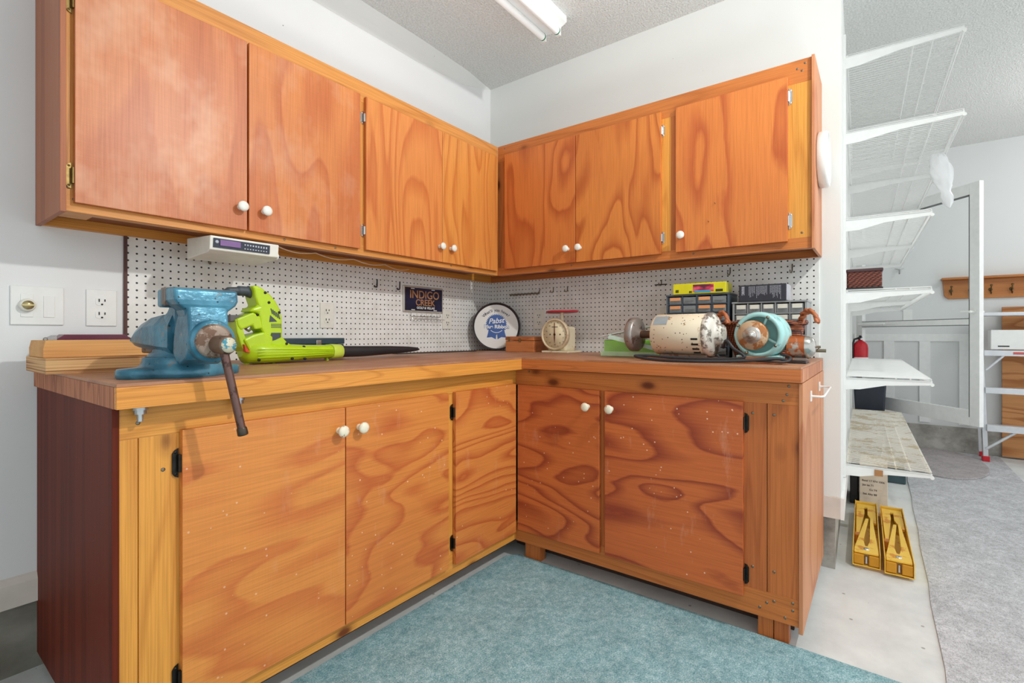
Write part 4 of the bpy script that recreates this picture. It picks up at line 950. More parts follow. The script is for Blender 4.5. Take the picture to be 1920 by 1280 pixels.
mesh_obj('end_cap', MB().prism([(-2.025, 0.851), (-2.025, 0.932), (-2.006, 0.9445), (-2.0055, 0.851)], 'y', -0.084, -0.016), plain('grey_cap', (178, 174, 178), 0.4), bc, 0.002)

# ------------------------------------------------------------------ black-teal case behind the blower
fc = thing('flat_case', (-1.24, -0.06, 0.85), 'long dark teal metal case against the pegboard behind the blower', 'case')
mesh_obj('lower_shell', MB().box(-1.37, -1.115, -0.12, -0.03, 0.850, 0.905), plain('dark_teal_metal', (54, 72, 82), 0.4, 0.2), fc, 0.003)
mesh_obj('lid', MB().box(-1.372, -1.113, -0.122, -0.028, 0.906, 0.930), plain('dark_teal_lid', (54, 74, 84), 0.4, 0.2), fc, 0.003)
mesh_obj('latch', MB().box(-1.245, -1.222, -0.127, -0.121, 0.898, 0.922), 'chrome', fc, 0.002)

# ------------------------------------------------------------------ leaf blower
bw = thing('leaf_blower', (-1.4, -0.3, 0.85), 'lime green cordless leaf blower with long black nozzle on the worktop', 'leaf blower')
lime = plain('lime_plastic', (186, 218, 24), 0.32, var=0.04)
dgrey = plain('dark_grip', (66, 74, 80), 0.5)
def ell(x, cy, cz, ry, rz, n=20, k=2.6):
    r = []
    for i in range(n):
        a = 2 * PI * i / n; c, s_ = math.cos(a), math.sin(a)
        r.append((x, cy + ry * abs(c) ** (2 / k) * (1 if c >= 0 else -1), cz + rz * abs(s_) ** (2 / k) * (1 if s_ >= 0 else -1)))
    return r
mesh_obj('air_duct', MB().rings([ell(-1.615, -0.30, 0.892, 0.020, 0.018), ell(-1.600, -0.30, 0.890, 0.046, 0.036), ell(-1.56, -0.30, 0.887, 0.056, 0.036), ell(-1.47, -0.30, 0.883, 0.054, 0.030), ell(-1.40, -0.298, 0.883, 0.045, 0.026), ell(-1.32, -0.293, 0.883, 0.037, 0.024), ell(-1.262, -0.29, 0.882, 0.032, 0.0235), ell(-1.258, -0.29, 0.882, 0.028, 0.021)]), lime, bw)
ribs = MB()
for k in range(4): ribs.tube([(-1.585, -0.3555, 0.872 + k * 0.009), (-1.47, -0.354, 0.872 + k * 0.008), (-1.30, -0.330, 0.875 + k * 0.005)], 0.0012, 6)
mesh_obj('duct_ribs', ribs, lime, bw)
mesh_obj('duct_collar', MB().rings([ell(-1.298, -0.292, 0.8825, 0.040, 0.027), ell(-1.285, -0.291, 0.8825, 0.040, 0.0275), ell(-1.255, -0.290, 0.882, 0.0375, 0.0262), ell(-1.252, -0.290, 0.882, 0.034, 0.023)]), plain('pale_lime_plastic', (206, 228, 84), 0.35), bw)
mesh_obj('nozzle', MB().rings([ell(-1.26, -0.29, 0.881, 0.026, 0.0215), ell(-1.15, -0.285, 0.879, 0.026, 0.021), ell(-1.0, -0.275, 0.880, 0.030, 0.017), ell(-0.90, -0.268, 0.880, 0.033, 0.0125), ell(-0.862, -0.266, 0.880, 0.033, 0.009), ell(-0.852, -0.266, 0.879, 0.028, 0.005)]), plain('black_nozzle', (34, 36, 40), 0.38), bw)
arch = [(-1.592, 1.100), (-1.578, 1.101), (-1.562, 1.095), (-1.537, 1.077), (-1.518, 1.056), (-1.503, 1.030), (-1.496, 1.002), (-1.494, 0.938), (-1.478, 0.920), (-1.452, 0.905), (-1.50, 0.896), (-1.56, 0.900), (-1.558, 0.951), (-1.566, 0.963), (-1.568, 0.992), (-1.574, 1.013), (-1.602, 1.018), (-1.59, 1.030), (-1.574, 1.036), (-1.583, 1.062), (-1.586, 1.080)]
mesh_obj('rear_housing', MB().prism(arch, 'y', -0.336, -0.262), lime, bw, 0.009, seg=3)
mesh_obj('handle', MB().tube(bez([(-1.664, -0.300, 1.070), (-1.650, -0.300, 1.080), (-1.62, -0.300, 1.083), (-1.592, -0.300, 1.083), (-1.574, -0.300, 1.078)]), [0.004] + [0.010] * 9 + [0.012] * 10 + [0.0155] * 10 + [0.0185] * 11, 16), dgrey, bw)
bp = mesh_obj('battery_mount', MB().prism([(-1.641, 0.993), (-1.590, 1.016), (-1.566, 1.000), (-1.560, 0.965), (-1.587, 0.961), (-1.592, 0.975), (-1.628, 0.959), (-1.637, 0.973)], 'y', -0.338, -0.262), lime, bw, 0.005)
mesh_obj('front_strut', MB().prism([(-1.643, 0.993), (-1.626, 0.990), (-1.618, 0.955), (-1.600, 0.900), (-1.612, 0.888), (-1.624, 0.905), (-1.638, 0.951)], 'y', -0.334, -0.266), lime, bw, 0.004)
mesh_obj('lower_housing', MB().prism([(-1.622, 0.930), (-1.592, 0.945), (-1.560, 0.953), (-1.530, 0.940), (-1.530, 0.890), (-1.600, 0.885)], 'y', -0.342, -0.262), lime, bw, 0.006)
vn = MB()
vn.prism([(-1.537, 1.008), (-1.514, 0.988), (-1.540, 0.986)], 'y', -0.3375, -0.334)
vn.prism([(-1.533, 0.951), (-1.502, 0.951), (-1.502, 0.936), (-1.520, 0.928), (-1.541, 0.922)], 'y', -0.3375, -0.334)
for k in range(5): vn.prism([(-1.536 + k * 0.006, 1.030 - k * 0.004), (-1.533 + k * 0.006, 1.030 - k * 0.004), (-1.528 + k * 0.006, 1.012 - k * 0.004), (-1.531 + k * 0.006, 1.012 - k * 0.004)], 'y', -0.3375, -0.334)
for k in range(3): vn.box(-1.534, -1.500, -0.3375, -0.334, 0.968 + k * 0.005, 0.970 + k * 0.005)
mesh_obj('vent', vn, dgrey, bw)
bs = MB()
for x, z in ((-1.553, 1.080), (-1.541, 1.049), (-1.578, 1.008), (-1.507, 1.018), (-1.553, 0.940), (-1.482, 0.915), (-1.47, 0.865), (-1.425, 0.863), (-1.58, 0.865), (-1.42, 0.903)):
    bs.lathe([(0.0045, -0.004), (0.0045, 0.0012), (0, 0.0012)], (x, -0.3365 if z > 0.9 else -0.352, z), (0, -1, 0), 12)
mesh_obj('screw_cap', bs, 'slot', bw)
mesh_obj('battery', MB().box(-1.655, -1.592, -0.325, -0.275, 0.985, 1.006), plain('grey_battery', (96, 92, 92), 0.5), bw, 0.003)
mesh_obj('motor_core', MB().cyl((-1.600, -0.31, 0.962), (-1.575, -0.31, 0.985), 0.012, 18), 'chrome', bw)
mesh_obj('red_switch', MB().prism([(-1.622, 0.915), (-1.612, 0.900), (-1.604, 0.888), (-1.618, 0.892)], 'y', -0.346, -0.330), plain('orange_red_plastic', (214, 74, 30), 0.4), bw)
mesh_obj('stand_foot', MB().box(-1.516, -1.506, -0.31, -0.29, 0.850, 0.862).box(-1.60, -1.59, -0.31, -0.29, 0.850, 0.872).box(-1.31, -1.302, -0.30, -0.285, 0.850, 0.862), lime, bw)

# ------------------------------------------------------------------ vise
vm = NT('blue_vise_paint'); vv = vm.coord()
vf = vm.noise(vv, 34, 5, 0.7); vg = vm.noise(vv, 9, 3, 0.6)
vcol = vm.ramp(vg, [(0.32, srgb(22, 78, 100)), (0.62, srgb(80, 142, 166))])
vcol = vm.mix(vm.ramp(vf, [(0.60, (0, 0, 0, 1)), (0.66, (1, 1, 1, 1))]), vcol, srgb(118, 122, 120))
vcol = vm.mix(vm.math('LESS_THAN', vm.voro(vv, 60), 0.13), vcol, srgb(44, 66, 76))
vm.l(vcol, vm.b.inputs['Base Color']); vm.b.inputs['Roughness'].default_value = 0.3; vm.b.inputs['Metallic'].default_value = 0.25
vm.bump(vm.noise(vv, 90, 3), 0.35, 0.003)
M['vise'] = vm.m
M['steel_worn'] = rusty('worn_jaw_steel', (128, 116, 108), (96, 70, 58), 0.4, 24, 0.5, 0.5)
vi = thing('bench_vise', (-1.885, -0.62, 0.85), 'large blue bench vise bolted to the left front of the worktop', 'vise')
CX = -1.885
base = MB(); prof = [(0.088, 0.850), (0.090, 0.858), (0.078, 0.876), (0.074, 0.880)]
sec = []
def lug(r, z):
    out = []
    for k in range(48):
        a = 2 * PI * k / 48; rr = r + 0.036 * max(0, abs(math.cos(a)) - 0.80) / 0.20 * (1 if z < 0.872 else 0)
        out.append((CX + rr * math.cos(a), -0.610 + rr * 0.92 * math.sin(a), z))
    return out
mesh_obj('base', MB().rings([lug(0.086, 0.850), lug(0.089, 0.853), lug(0.089, 0.867), lug(0.086, 0.871), lug(0.085, 0.8735), lug(0.080, 0.878), lug(0.077, 0.884), lug(0.0765, 0.893), lug(0.072, 0.896)]), 'vise', vi)
mesh_obj('swivel', MB().rings([[(CX + rx * math.cos(2 * PI * k / 40), -0.590 + ry * math.sin(2 * PI * k / 40), z) for k in range(40)] for rx, ry, z in ((0.060, 0.075, 0.895), (0.058, 0.073, 0.900), (0.048, 0.075, 0.905), (0.044, 0.080, 0.918))]), 'vise', vi)
# rear body with anvil
mesh_obj('rear_body', MB().rings([
    [(CX - wb_ * 0.80, y, zb), (CX + wb_ * 0.80, y, zb), (CX + wb_, y, zb + 0.012), (CX + wb_, y, zt - 0.024), (CX + wt_, y, zt), (CX - wt_, y, zt), (CX - wb_, y, zt - 0.024), (CX - wb_, y, zb + 0.012)]
    for y, zb, zt, wb_, wt_ in ((-0.415, 0.922, 0.950, 0.040, 0.030), (-0.425, 0.918, 0.958, 0.048, 0.036), (-0.470, 0.915, 0.972, 0.054, 0.038), (-0.530, 0.912, 0.986, 0.056, 0.036), (-0.600, 0.908, 0.992, 0.052, 0.034), (-0.655, 0.905, 0.990, 0.044, 0.034))], 0, False), 'vise', vi, 0.006)
fj = MB()
fj.prism([(-0.655, 0.945), (-0.672, 0.962), (-0.674, 1.000), (-0.676, 1.040), (-0.655, 1.044), (-0.646, 1.040), (-0.640, 1.016), (-0.620, 0.998), (-0.585, 0.985), (-0.560, 0.972), (-0.58, 0.950)], 'x', CX - 0.034, CX + 0.034)
fj.box(CX - 0.062, CX + 0.062, -0.678, -0.650, 1.006, 1.045)
mesh_obj('fixed_jaw', fj, 'vise', vi, 0.005)
mesh_obj('jaw_plate', MB().box(CX - 0.064, CX + 0.064, -0.690, -0.680, 1.010, 1.047), 'steel_worn', vi, 0.001)
# moving jaw: curved throat widening up to the jaw block
mj = MB()
prof = []
ys = [(-0.700, 1.008), (-0.700, 0.990), (-0.690, 0.975), (-0.680, 0.955), (-0.674, 0.930), (-0.672, 0.905), (-0.690, 0.885), (-0.715, 0.880), (-0.745, 0.892), (-0.760, 0.915), (-0.764, 0.945), (-0.760, 0.975), (-0.754, 1.008)]
mj.prism(ys, 'x', CX - 0.040, CX + 0.040)
mj.rings([[(CX - w_, y0, z), (CX + w_, y0, z), (CX + w_, y1, z), (CX - w_, y1, z)] for w_, y0, y1, z in ((0.040, -0.748, -0.700, 0.985), (0.044, -0.752, -0.700, 0.998), (0.058, -0.755, -0.698, 1.010), (0.063, -0.755, -0.698, 1.020), (0.063, -0.752, -0.698, 1.042), (0.061, -0.742, -0.698, 1.046))], 0, False)
mesh_obj('moving_jaw', mj, 'vise', vi, 0.006, seg=3)
mesh_obj('jaw_plate', MB().box(CX - 0.064, CX + 0.064, -0.7045, -0.6935, 1.008, 1.048), 'steel_worn', vi, 0.001)
mesh_obj('slide_bar', MB().box(CX - 0.030, CX + 0.030, -0.700, -0.440, 0.900, 0.935), 'steel_worn', vi, 0.004)
SZ = 0.932
mesh_obj('screw_boss', MB().lathe([(0.046, 0.0), (0.046, 0.018), (0.043, 0.022), (0.0, 0.022)], (CX + 0.004, -0.750, SZ), (0, -1, 0), 40), 'vise', vi, 0)
co = mesh_obj('screw_collar', MB().lathe([(0.037, 0.020), (0.037, 0.026), (0.030, 0.027), (0.022, 0.028), (0.0, 0.028)], (CX + 0.004, -0.750, SZ), (0, -1, 0), 36), rusty('collar_steel', (150, 132, 118), (110, 84, 68), 0.45, 40, 0.5), vi)
mesh_obj('screw_head', MB().lathe([(0.0195, 0.02), (0.0195, 0.062), (0.017, 0.066), (0.0, 0.067)], (CX + 0.008, -0.752, SZ - 0.006), (0.10, -1, -0.03), 28), rusty('head_steel', (120, 96, 80), (80, 56, 46), 0.4, 30, 0.5), vi)
mesh_obj('paint_badge', MB().lathe([(0.016, 0.0665), (0.016, 0.0676), (0.0, 0.0676)], (CX + 0.008, -0.752, SZ - 0.006), (0.10, -1, -0.03), 24), rusty('worn_badge', (206, 196, 170), (60, 140, 160), 0.5, 90, 0.0), vi)
hd = mesh_obj('handle_bar', MB().cyl((-1.8775, -0.800, 0.935), (-1.8385, -0.805, 0.742), 0.0085, 18), rusty('handle_steel', (112, 84, 78), (80, 56, 52), 0.4, 26, 0.6, 0.35), vi)
mesh_obj('handle_cap', MB().lathe([(0.0092, 0.0), (0.0105, 0.003), (0.0110, 0.015), (0.0105, 0.017), (0.0, 0.017)], (-1.8388, -0.805, 0.744), (0.195, -0.02, -0.98), 18), plain('dark_cap', (78, 70, 60), 0.4, 0.7), hd)
for x in (-1.992, -1.800):
    bo = MB().cyl((x, -0.700 if x < -1.9 else -0.703, 0.768), (x, -0.700 if x < -1.9 else -0.703, 0.803), 0.0055, 14).cyl((x, -0.700 if x < -1.9 else -0.703, 0.783), (x, -0.700 if x < -1.9 else -0.703, 0.792), 0.0115, 6).cyl((x, -0.700 if x < -1.9 else -0.703, 0.792), (x, -0.700 if x < -1.9 else -0.703, 0.799), 0.014, 20)
    mesh_obj('bolt', bo, plain('zinc_bolt', (184, 188, 190), 0.35, 0.8), vi)

# ------------------------------------------------------------------ wire shelves on the side wall
th = math.radians(1.46)
def W(u, d, z):   # along the side wall, out from it, height
    return (u * math.cos(th) + d * math.sin(th), -1.795 + u * math.sin(th) - d * math.cos(th), z)
def shelf(z, D, u0, L, label, mat='white_metal', step=0.0254, r=0.0019, tilt=0.0):
    c = W(u0 + L / 2, 0, z); t = thing('wire_shelf', c, label, 'shelf', 0, None)
    dk = MB(); n = int(L / step)
    for k in range(n + 1):
        u = u0 + k * step
        dk.tube([W(u, 0.012, z), W(u, D, z), W(u, D + 0.002, z - 0.026)], r, 5, cap=False)
    mesh_obj('deck', dk, mat, t)
    rd_ = MB()
    for d, dz in ((0.014, -0.004), (D * 0.62, -0.004), (D * 0.78, -0.004), (D, -0.002), (D + 0.002, -0.028)):
        rd_.tube([W(u0, d, z + dz), W(u0 + L, d, z + dz)], 0.0034, 8)
    mesh_obj('long_rod', rd_, mat, t)
    for u in (u0, u0 + L * 0.5, u0 + L):
        b_ = MB(); zb = z - 0.008
        q = [W(u, 0.004, zb), W(u, D + 0.004, zb), W(u, D + 0.004, zb - 0.018), W(u, D * 0.5, zb - 0.028), W(u, 0.06, zb - 0.050), W(u, 0.004, zb - 0.052)]
        e = Vector((math.cos(th), math.sin(th), 0)) * 0.003; n_ = len(q)
        vs_ = [Vector(p) - e for p in q] + [Vector(p) + e for p in q]
        b_.add(vs_, [list(range(n_)), list(range(2 * n_ - 1, n_ - 1, -1))] + [(i, n_ + i, n_ + (i + 1) % n_, (i + 1) % n_) for i in range(n_)])
        # top flange of the arm
        f = Vector((math.cos(th), math.sin(th), 0)) * 0.008
        a0, a1 = Vector(W(u, 0.004, zb)), Vector(W(u, D, zb))
        b_.add([a0 - f, a1 - f, a1 + f, a0 + f, a0 - f - Vector((0, 0, .002)), a1 - f - Vector((0, 0, .002)), a1 + f - Vector((0, 0, .002)), a0 + f - Vector((0, 0, .002))], [(0, 1, 2, 3), (7, 6, 5, 4), (0, 4, 5, 1), (1, 5, 6, 2), (2, 6, 7, 3), (3, 7, 4, 0)])
        br = mesh_obj('bracket', b_, 'white_metal', t)
        mesh_obj('end_cap', MB().cyl(W(u - 0.004, D + 0.004, z - 0.024), W(u + 0.010, D + 0.004, z - 0.024), 0.007, 10), 'white_plastic', br)
    return t
U0 = 0.35
shelf(2.207, 0.405, U0, 1.93, 'topmost white wire shelf on the side wall')
shelf(1.864, 0.405, U0, 1.93, 'second white wire shelf from the top, with plastic bag hanging under it')
shelf(1.470, 0.305, U0, 1.93, 'third white wire shelf from the top, narrower, above the woven basket')
shelf(1.145, 0.305, U0, 1.93, 'white wire shelf that carries the dark woven basket')
shelf(0.757, 0.305, U0, 1.93, 'white wire shelf in front of the red fire extinguisher')
s6 = shelf(0.368, 0.305, U0, 1.93, 'lowest white wire shelf, stained brown, above the yellow stands', 'dirty_wire', r=0.0021)
mesh_obj('tape_patch', MB().prism([(-1.90, 0.322), (-1.93, 0.324), (-1.93, 0.350), (-1.90, 0.350)], 'x', W(U0, 0, 0)[0] - 0.006, W(U0, 0, 0)[0] - 0.004), plain('brown_tape', (170, 120, 74), 0.5), s6)
for u, lb in ((U0, 'nearest slotted white upright strip holding the wire shelves'), (U0 + 0.965, 'middle slotted white upright strip behind the wire shelves'), (U0 + 1.93, 'farthest slotted white upright strip behind the wire shelves')):
    stp = MB(); q = [W(u - 0.012, 0.0, 0)[:2], W(u - 0.012, 0.010, 0)[:2], W(u + 0.012, 0.010, 0)[:2], W(u + 0.012, 0.0, 0)[:2]]
    stp.prism(q, 'z', 0.30, 2.30)
    single('shelf_standard', stp, 'white_metal', lb, 'upright')
# plastic bag caught under the second shelf
pbm = MB(); rg = []
for k in range(11):
    t = k / 10; z = 1.838 - 0.27 * t; hw_ = [0.022, 0.034, 0.040, 0.042, 0.040, 0.036, 0.030, 0.018, 0.024, 0.020, 0.004][k]
    cx_, cy_, _ = W(0.86 + 0.02 * t, 0.375 + 0.045 * t, 0)
    rg.append([(cx_ + 0.012 * math.cos(2 * PI * j / 14 + t) * (1 + 0.4 * math.sin(3 * j + k)), cy_ + hw_ * math.sin(2 * PI * j / 14 + t) * (1 + 0.15 * math.sin(2 * j + 2 * k)), z) for j in range(14)])
pbm.rings(rg)
single('plastic_bag', pbm, plain('white_film', (240, 240, 240), 0.3, var=0.01), 'crumpled white plastic bag hanging from the second wire shelf', 'bag')
# woven basket on the fourth shelf
wb_c = W(0.50, 0.10, 1.149)
bs_ = thing('woven_basket', wb_c, 'dark red-brown woven basket sitting on a white wire shelf', 'basket')
wv2 = weave_mat('red_brown_weave', (122, 56, 44), (176, 98, 74))
def wrect(u0_, u1_, d0, d1): return [W(u0_, d0, 0)[:2], W(u0_, d1, 0)[:2], W(u1_, d1, 0)[:2], W(u1_, d0, 0)[:2]]
mesh_obj('body', MB().prism(wrect(0.37, 0.66, 0.012, 0.142), 'z', 1.152, 1.232), wv2, bs_, 0.008)
mesh_obj('rim', MB().prism(wrect(0.365, 0.665, 0.010, 0.146), 'z', 1.226, 1.240), plain('dark_rim', (72, 44, 46), 0.6), bs_, 0.004)
mesh_obj('base_trim', MB().prism(wrect(0.365, 0.665, 0.010, 0.145), 'z', 1.149, 1.156), plain('black_trim', (40, 40, 44), 0.5), bs_, 0.001)

# ------------------------------------------------------------------ things under the shelves
yel = rusty('yellow_enamel', (240, 196, 74), (214, 140, 30), 0.30, 12, 0.1, 0.4)
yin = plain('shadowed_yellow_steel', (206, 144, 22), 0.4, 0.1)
def stand(yc, x0, label):
    """folded steel stand lying flat: tray with upturned sides and two folded A-shaped legs"""
    L = 0.74; t = thing('folding_stand', (x0 + L / 2, yc, 0.012), label, 'stand', math.radians(1.2), 'folded yellow stands')
    zt = 0.060
    def B(*a, **k): return MB().box(*a, **k)
    h = 0.046
    mesh_obj('tray', MB().box(-L / 2, L / 2, -h, h, 0.0, 0.003).box(-L / 2, L / 2, -h, -h + 0.003, 0.0, zt).box(-L / 2, L / 2, h - 0.003, h, 0.0, zt).box(L / 2 - 0.003, L / 2, -h, h, 0, zt - 0.004), yel, t, 0.001, world=False)
    # near flat plate joining two tapering legs
    a = MB()
    a.prism([(-L / 2 + 0.012, -h + 0.006), (-L / 2 + 0.012, h - 0.006), (-L / 2 + 0.05, h - 0.006), (L / 2 - 0.28, 0.002), (L / 2 - 0.28, -0.010), (-L / 2 + 0.15, 0.010), (-L / 2 + 0.085, 0.004), (-L / 2 + 0.085, -0.004), (-L / 2 + 0.15, -0.012), (L / 2 - 0.25, -0.016), (L / 2 - 0.25, -0.024), (-L / 2 + 0.05, -h + 0.006)], 'z', zt - 0.012, zt - 0.004)
    mesh_obj('leg', a, yel, t, 0.001, world=False)
    b_ = MB().prism([(L / 2 - 0.01, -h + 0.006), (L / 2 - 0.01, h - 0.006), (L / 2 - 0.10, h - 0.006), (-L / 2 + 0.26, h - 0.010), (-L / 2 + 0.26, h - 0.022), (L / 2 - 0.16, 0.006), (L / 2 - 0.06, 0.006), (L / 2 - 0.06, -0.006), (L / 2 - 0.18, -0.006), (L / 2 - 0.30, -h + 0.018), (L / 2 - 0.30, -h + 0.006)], 'z', zt - 0.024, zt - 0.015)
    mesh_obj('leg', b_, yel, t, 0.001, world=False)
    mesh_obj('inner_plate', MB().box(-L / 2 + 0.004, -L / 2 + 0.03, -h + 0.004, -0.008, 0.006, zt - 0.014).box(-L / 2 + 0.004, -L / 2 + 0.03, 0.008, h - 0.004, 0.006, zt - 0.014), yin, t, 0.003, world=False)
    mesh_obj('foot_cap', MB().box(-L / 2 + 0.235, -L / 2 + 0.27, h - 0.026, h - 0.004, 0.010, zt - 0.012), plain('amber_cap', (196, 120, 40), 0.4), t, 0.004, world=False)
    mesh_obj('bolt', MB().cyl((-L / 2 + 0.012, 0, 0.012), (-L / 2 + 0.012, 0, 0.040), 0.005, 12).lathe([(0.011, 0), (0.009, 0.004), (0, 0.005)], (-L / 2 + 0.045, 0.0, zt - 0.004), (0, 0, 1), 16), 'chrome', t, world=False)
stand(-1.868, 0.085, 'left yellow folded steel stand on the floor under the lowest shelf')
stand(-1.972, 0.070, 'right yellow folded steel stand, beside the grey runner')
single('cardboard_sheet', MB().box(0.095, 0.86, -2.010, -1.835, 0.0, 0.0115), plain('cardboard', (198, 158, 112), 0.8, var=0.08), 'flat cardboard sheet under the two yellow stands', 'cardboard')
ccx = thing('cardboard_carton', (1.02, -1.87, 0.0), 'upright beige carton with handwritten notes behind the yellow stands', 'box')
card = plain('beige_carton', (216, 200, 180), 0.75, var=0.06, vscale=8)
mesh_obj('carton', MB().prism([(0.90, 0.001), (0.98, 0.24), (1.20, 0.24), (1.20, 0.001)], 'y', -1.952, -1.830), card, ccx, 0.002)
hw = MB(); sl = math.atan2(0.08, 0.24)
for s_, zz, dy in (('Basal 17 974 1006', 0.150, 0.0), ('Jan iat 71', 0.128, 0.022), ('Cx 74', 0.106, 0.0), ('Set Alty 88', 0.084, 0.014)):
    text_mb(hw, s_, 0.0135, Matrix.Translation((0.90 + 0.08 * zz / 0.24 - 0.0010, -1.890 + dy, zz)) @ Matrix.Rotation(-PI / 2, 4, 'Z') @ Matrix.Rotation(PI / 2 - sl, 4, 'X'), 0.0002, bold=0.0003)
mesh_obj('handwriting', hw, plain('pencil_ink', (96, 86, 80), 0.6), ccx)
single('dark_box', MB().box(1.0, 1.26, -1.822, -1.784, 0.0, 0.20), 'black', 'black box in the gap between carton and side wall', 'box', bevel=0.004)
single('shallow_bin', MB().box(1.60, 1.95, -2.05, -1.94, 0.0, 0.06), plain('dark_green_plastic', (60, 82, 88), 0.4), 'low dark green tub on the floor beneath the lowest wire shelf', 'bin', bevel=0.006)
wbk = thing('waste_bin', (2.53, -1.86, 0.0), 'dark navy waste bin standing at the far end below the shelves', 'bin')
mesh_obj('body', MB().rings([[(2.53 - a, -1.855 - b_, z), (2.53 + a, -1.855 - b_, z), (2.53 + a, -1.855 + b_, z), (2.53 - a, -1.855 + b_, z)] for a, b_, z in ((0.13, 0.07, 0.0), (0.135, 0.076, 0.02), (0.165, 0.104, 0.56))], 0, False), 'navy', wbk, 0.012)
mesh_obj('rim', MB().rings([[(2.53 - a, -1.855 - b_, z), (2.53 + a, -1.855 - b_, z), (2.53 + a, -1.855 + b_, z), (2.53 - a, -1.855 + b_, z)] for a, b_, z in ((0.172, 0.110, 0.555), (0.172, 0.110, 0.575))], 0, False), 'black', wbk, 0.004)

# fire extinguisher
fe = thing('fire_extinguisher', (2.62, -1.80, 0.66), 'small red fire extinguisher hung on the wall past the shelves', 'fire extinguisher')
FX, FY = 2.62, -1.790
mesh_obj('cylinder', MB().lathe([(0.046, 0.0), (0.052, 0.006), (0.053, 0.17), (0.048, 0.20), (0.030, 0.222), (0.016, 0.230), (0.014, 0.240), (0, 0.240)], (FX, FY, 0.66), (0, 0, 1), 32), 'red', fe)
mesh_obj('valve', MB().lathe([(0.014, 0), (0.016, 0.02), (0.010, 0.03), (0, 0.03)], (FX, FY, 0.895), (0, 0, 1), 16).box(FX - 0.06, FX + 0.015, FY - 0.008, FY + 0.008, 0.925, 0.933).box(FX - 0.055, FX + 0.015, FY - 0.008, FY + 0.008, 0.908, 0.914).tube([(FX, FY + 0.01, 0.912), (FX - 0.02, FY + 0.04, 0.90), (FX - 0.03, FY + 0.05, 0.86), (FX - 0.03, FY + 0.052, 0.74)], 0.008, 10), 'black', fe)
mesh_obj('gauge', MB().cyl((FX - 0.016, FY - 0.010, 0.905), (FX - 0.024, FY - 0.010, 0.905), 0.010, 20), 'chrome', fe)
mesh_obj('strap', MB().lathe([(0.0535, 0.0), (0.0555, 0.001), (0.0555, 0.014), (0.0535, 0.015)], (FX, FY, 0.715), (0, 0, 1), 32), 'black', fe)
mesh_obj('label_band', MB().lathe([(0.0532, 0.0), (0.0540, 0.001), (0.0540, 0.018), (0.0532, 0.019)], (FX, FY, 0.735), (0, 0, 1), 32), 'white_plastic', fe)

# ------------------------------------------------------------------ glazed door ajar at the far wall
def unitv(a): return Vector((math.cos(a), math.sin(a), 0))
hx, hy = 2.80, -1.768; ex, ey = 2.00, -2.443     # hinge end and swinging end of the leaf
dv = Vector((ex - hx, ey - hy, 0)); dl = dv.length; dv.normalize(); nv = Vector((-dv.y, dv.x, 0))
def DP(a, z, o=0.0): p = Vector((hx, hy, 0)) + dv * a + nv * o; return (p.x, p.y, z)
def dbox(mb, a0, a1, z0, z1, o0=-0.015, o1=0.015):
    vs_ = [DP(a, z, o) for z in (z0, z1) for a, o in ((a0, o0), (a1, o0), (a1, o1), (a0, o1))]
    return mb.add(vs_, [(0, 3, 2, 1), (4, 5, 6, 7), (0, 1, 5, 4), (1, 2, 6, 5), (2, 3, 7, 6), (3, 0, 4, 7)])
dz0, dz1 = 0.345, 1.935
d1 = bpy.data.objects.new('door_1', None); COL.objects.link(d1); d1.location = (hx, hy, dz0); d1['kind'] = 'structure'; ROOT[d1.name] = Matrix.Translation((hx, hy, dz0)).inverted()
mesh_obj('stile', dbox(MB(), 0.0, 0.065, dz0, dz1), 'trim', d1, 0.002)
mesh_obj('stile', dbox(MB(), dl - 0.065, dl, dz0, dz1), 'trim', d1, 0.002)
mesh_obj('rail', dbox(MB(), 0.065, dl - 0.065, dz1 - 0.075, dz1), 'trim', d1, 0.002)
mesh_obj('rail', dbox(MB(), 0.065, dl - 0.065, dz0, dz0 + 0.10), 'trim', d1, 0.002)
mesh_obj('rail', dbox(MB(), 0.065, dl - 0.065, 1.005, 1.045), 'trim', d1, 0.002)
for z0_, z1_ in ((1.045, dz1 - 0.075), (dz0 + 0.10, 1.005)):
    mesh_obj('pane', MB().add([DP(0.065, z0_), DP(dl - 0.065, z0_), DP(dl - 0.065, z1_), DP(0.065, z1_)], [(0, 1, 2, 3)]), 'glass', d1)
gk = MB()
for (a0, a1, z0, z1) in ((0.065, dl - 0.065, 1.0450, 1.049), (0.065, dl - 0.065, 1.001, 1.005), (0.065, dl - 0.065, dz1 - 0.079, dz1 - 0.075), (dl - 0.069, dl - 0.065, 0.40, dz1 - 0.075)): dbox(gk, a0, a1, z0, z1, -0.016, 0.016)
mesh_obj('gasket', gk, plain('grey_gasket', (110, 112, 112), 0.6), d1)
mesh_obj('handle', MB().cyl(DP(dl - 0.035, 1.09, -0.05), DP(dl - 0.035, 1.09, 0.05), 0.008, 12).tube([DP(dl - 0.035, 1.09, -0.045), DP(dl - 0.09, 1.092, -0.05)], 0.007, 10).cyl(DP(dl - 0.035, 1.09, -0.015), DP(dl - 0.035, 1.09, -0.022), 0.016, 16), 'white_plastic', d1)
mesh_obj('closer', MB().cyl(DP(0.05, 1.024, -0.035), DP(0.32, 1.024, -0.035), 0.010, 14).cyl(DP(0.32, 1.024, -0.035), DP(0.42, 1.024, -0.03), 0.004, 10), 'white_metal', d1)

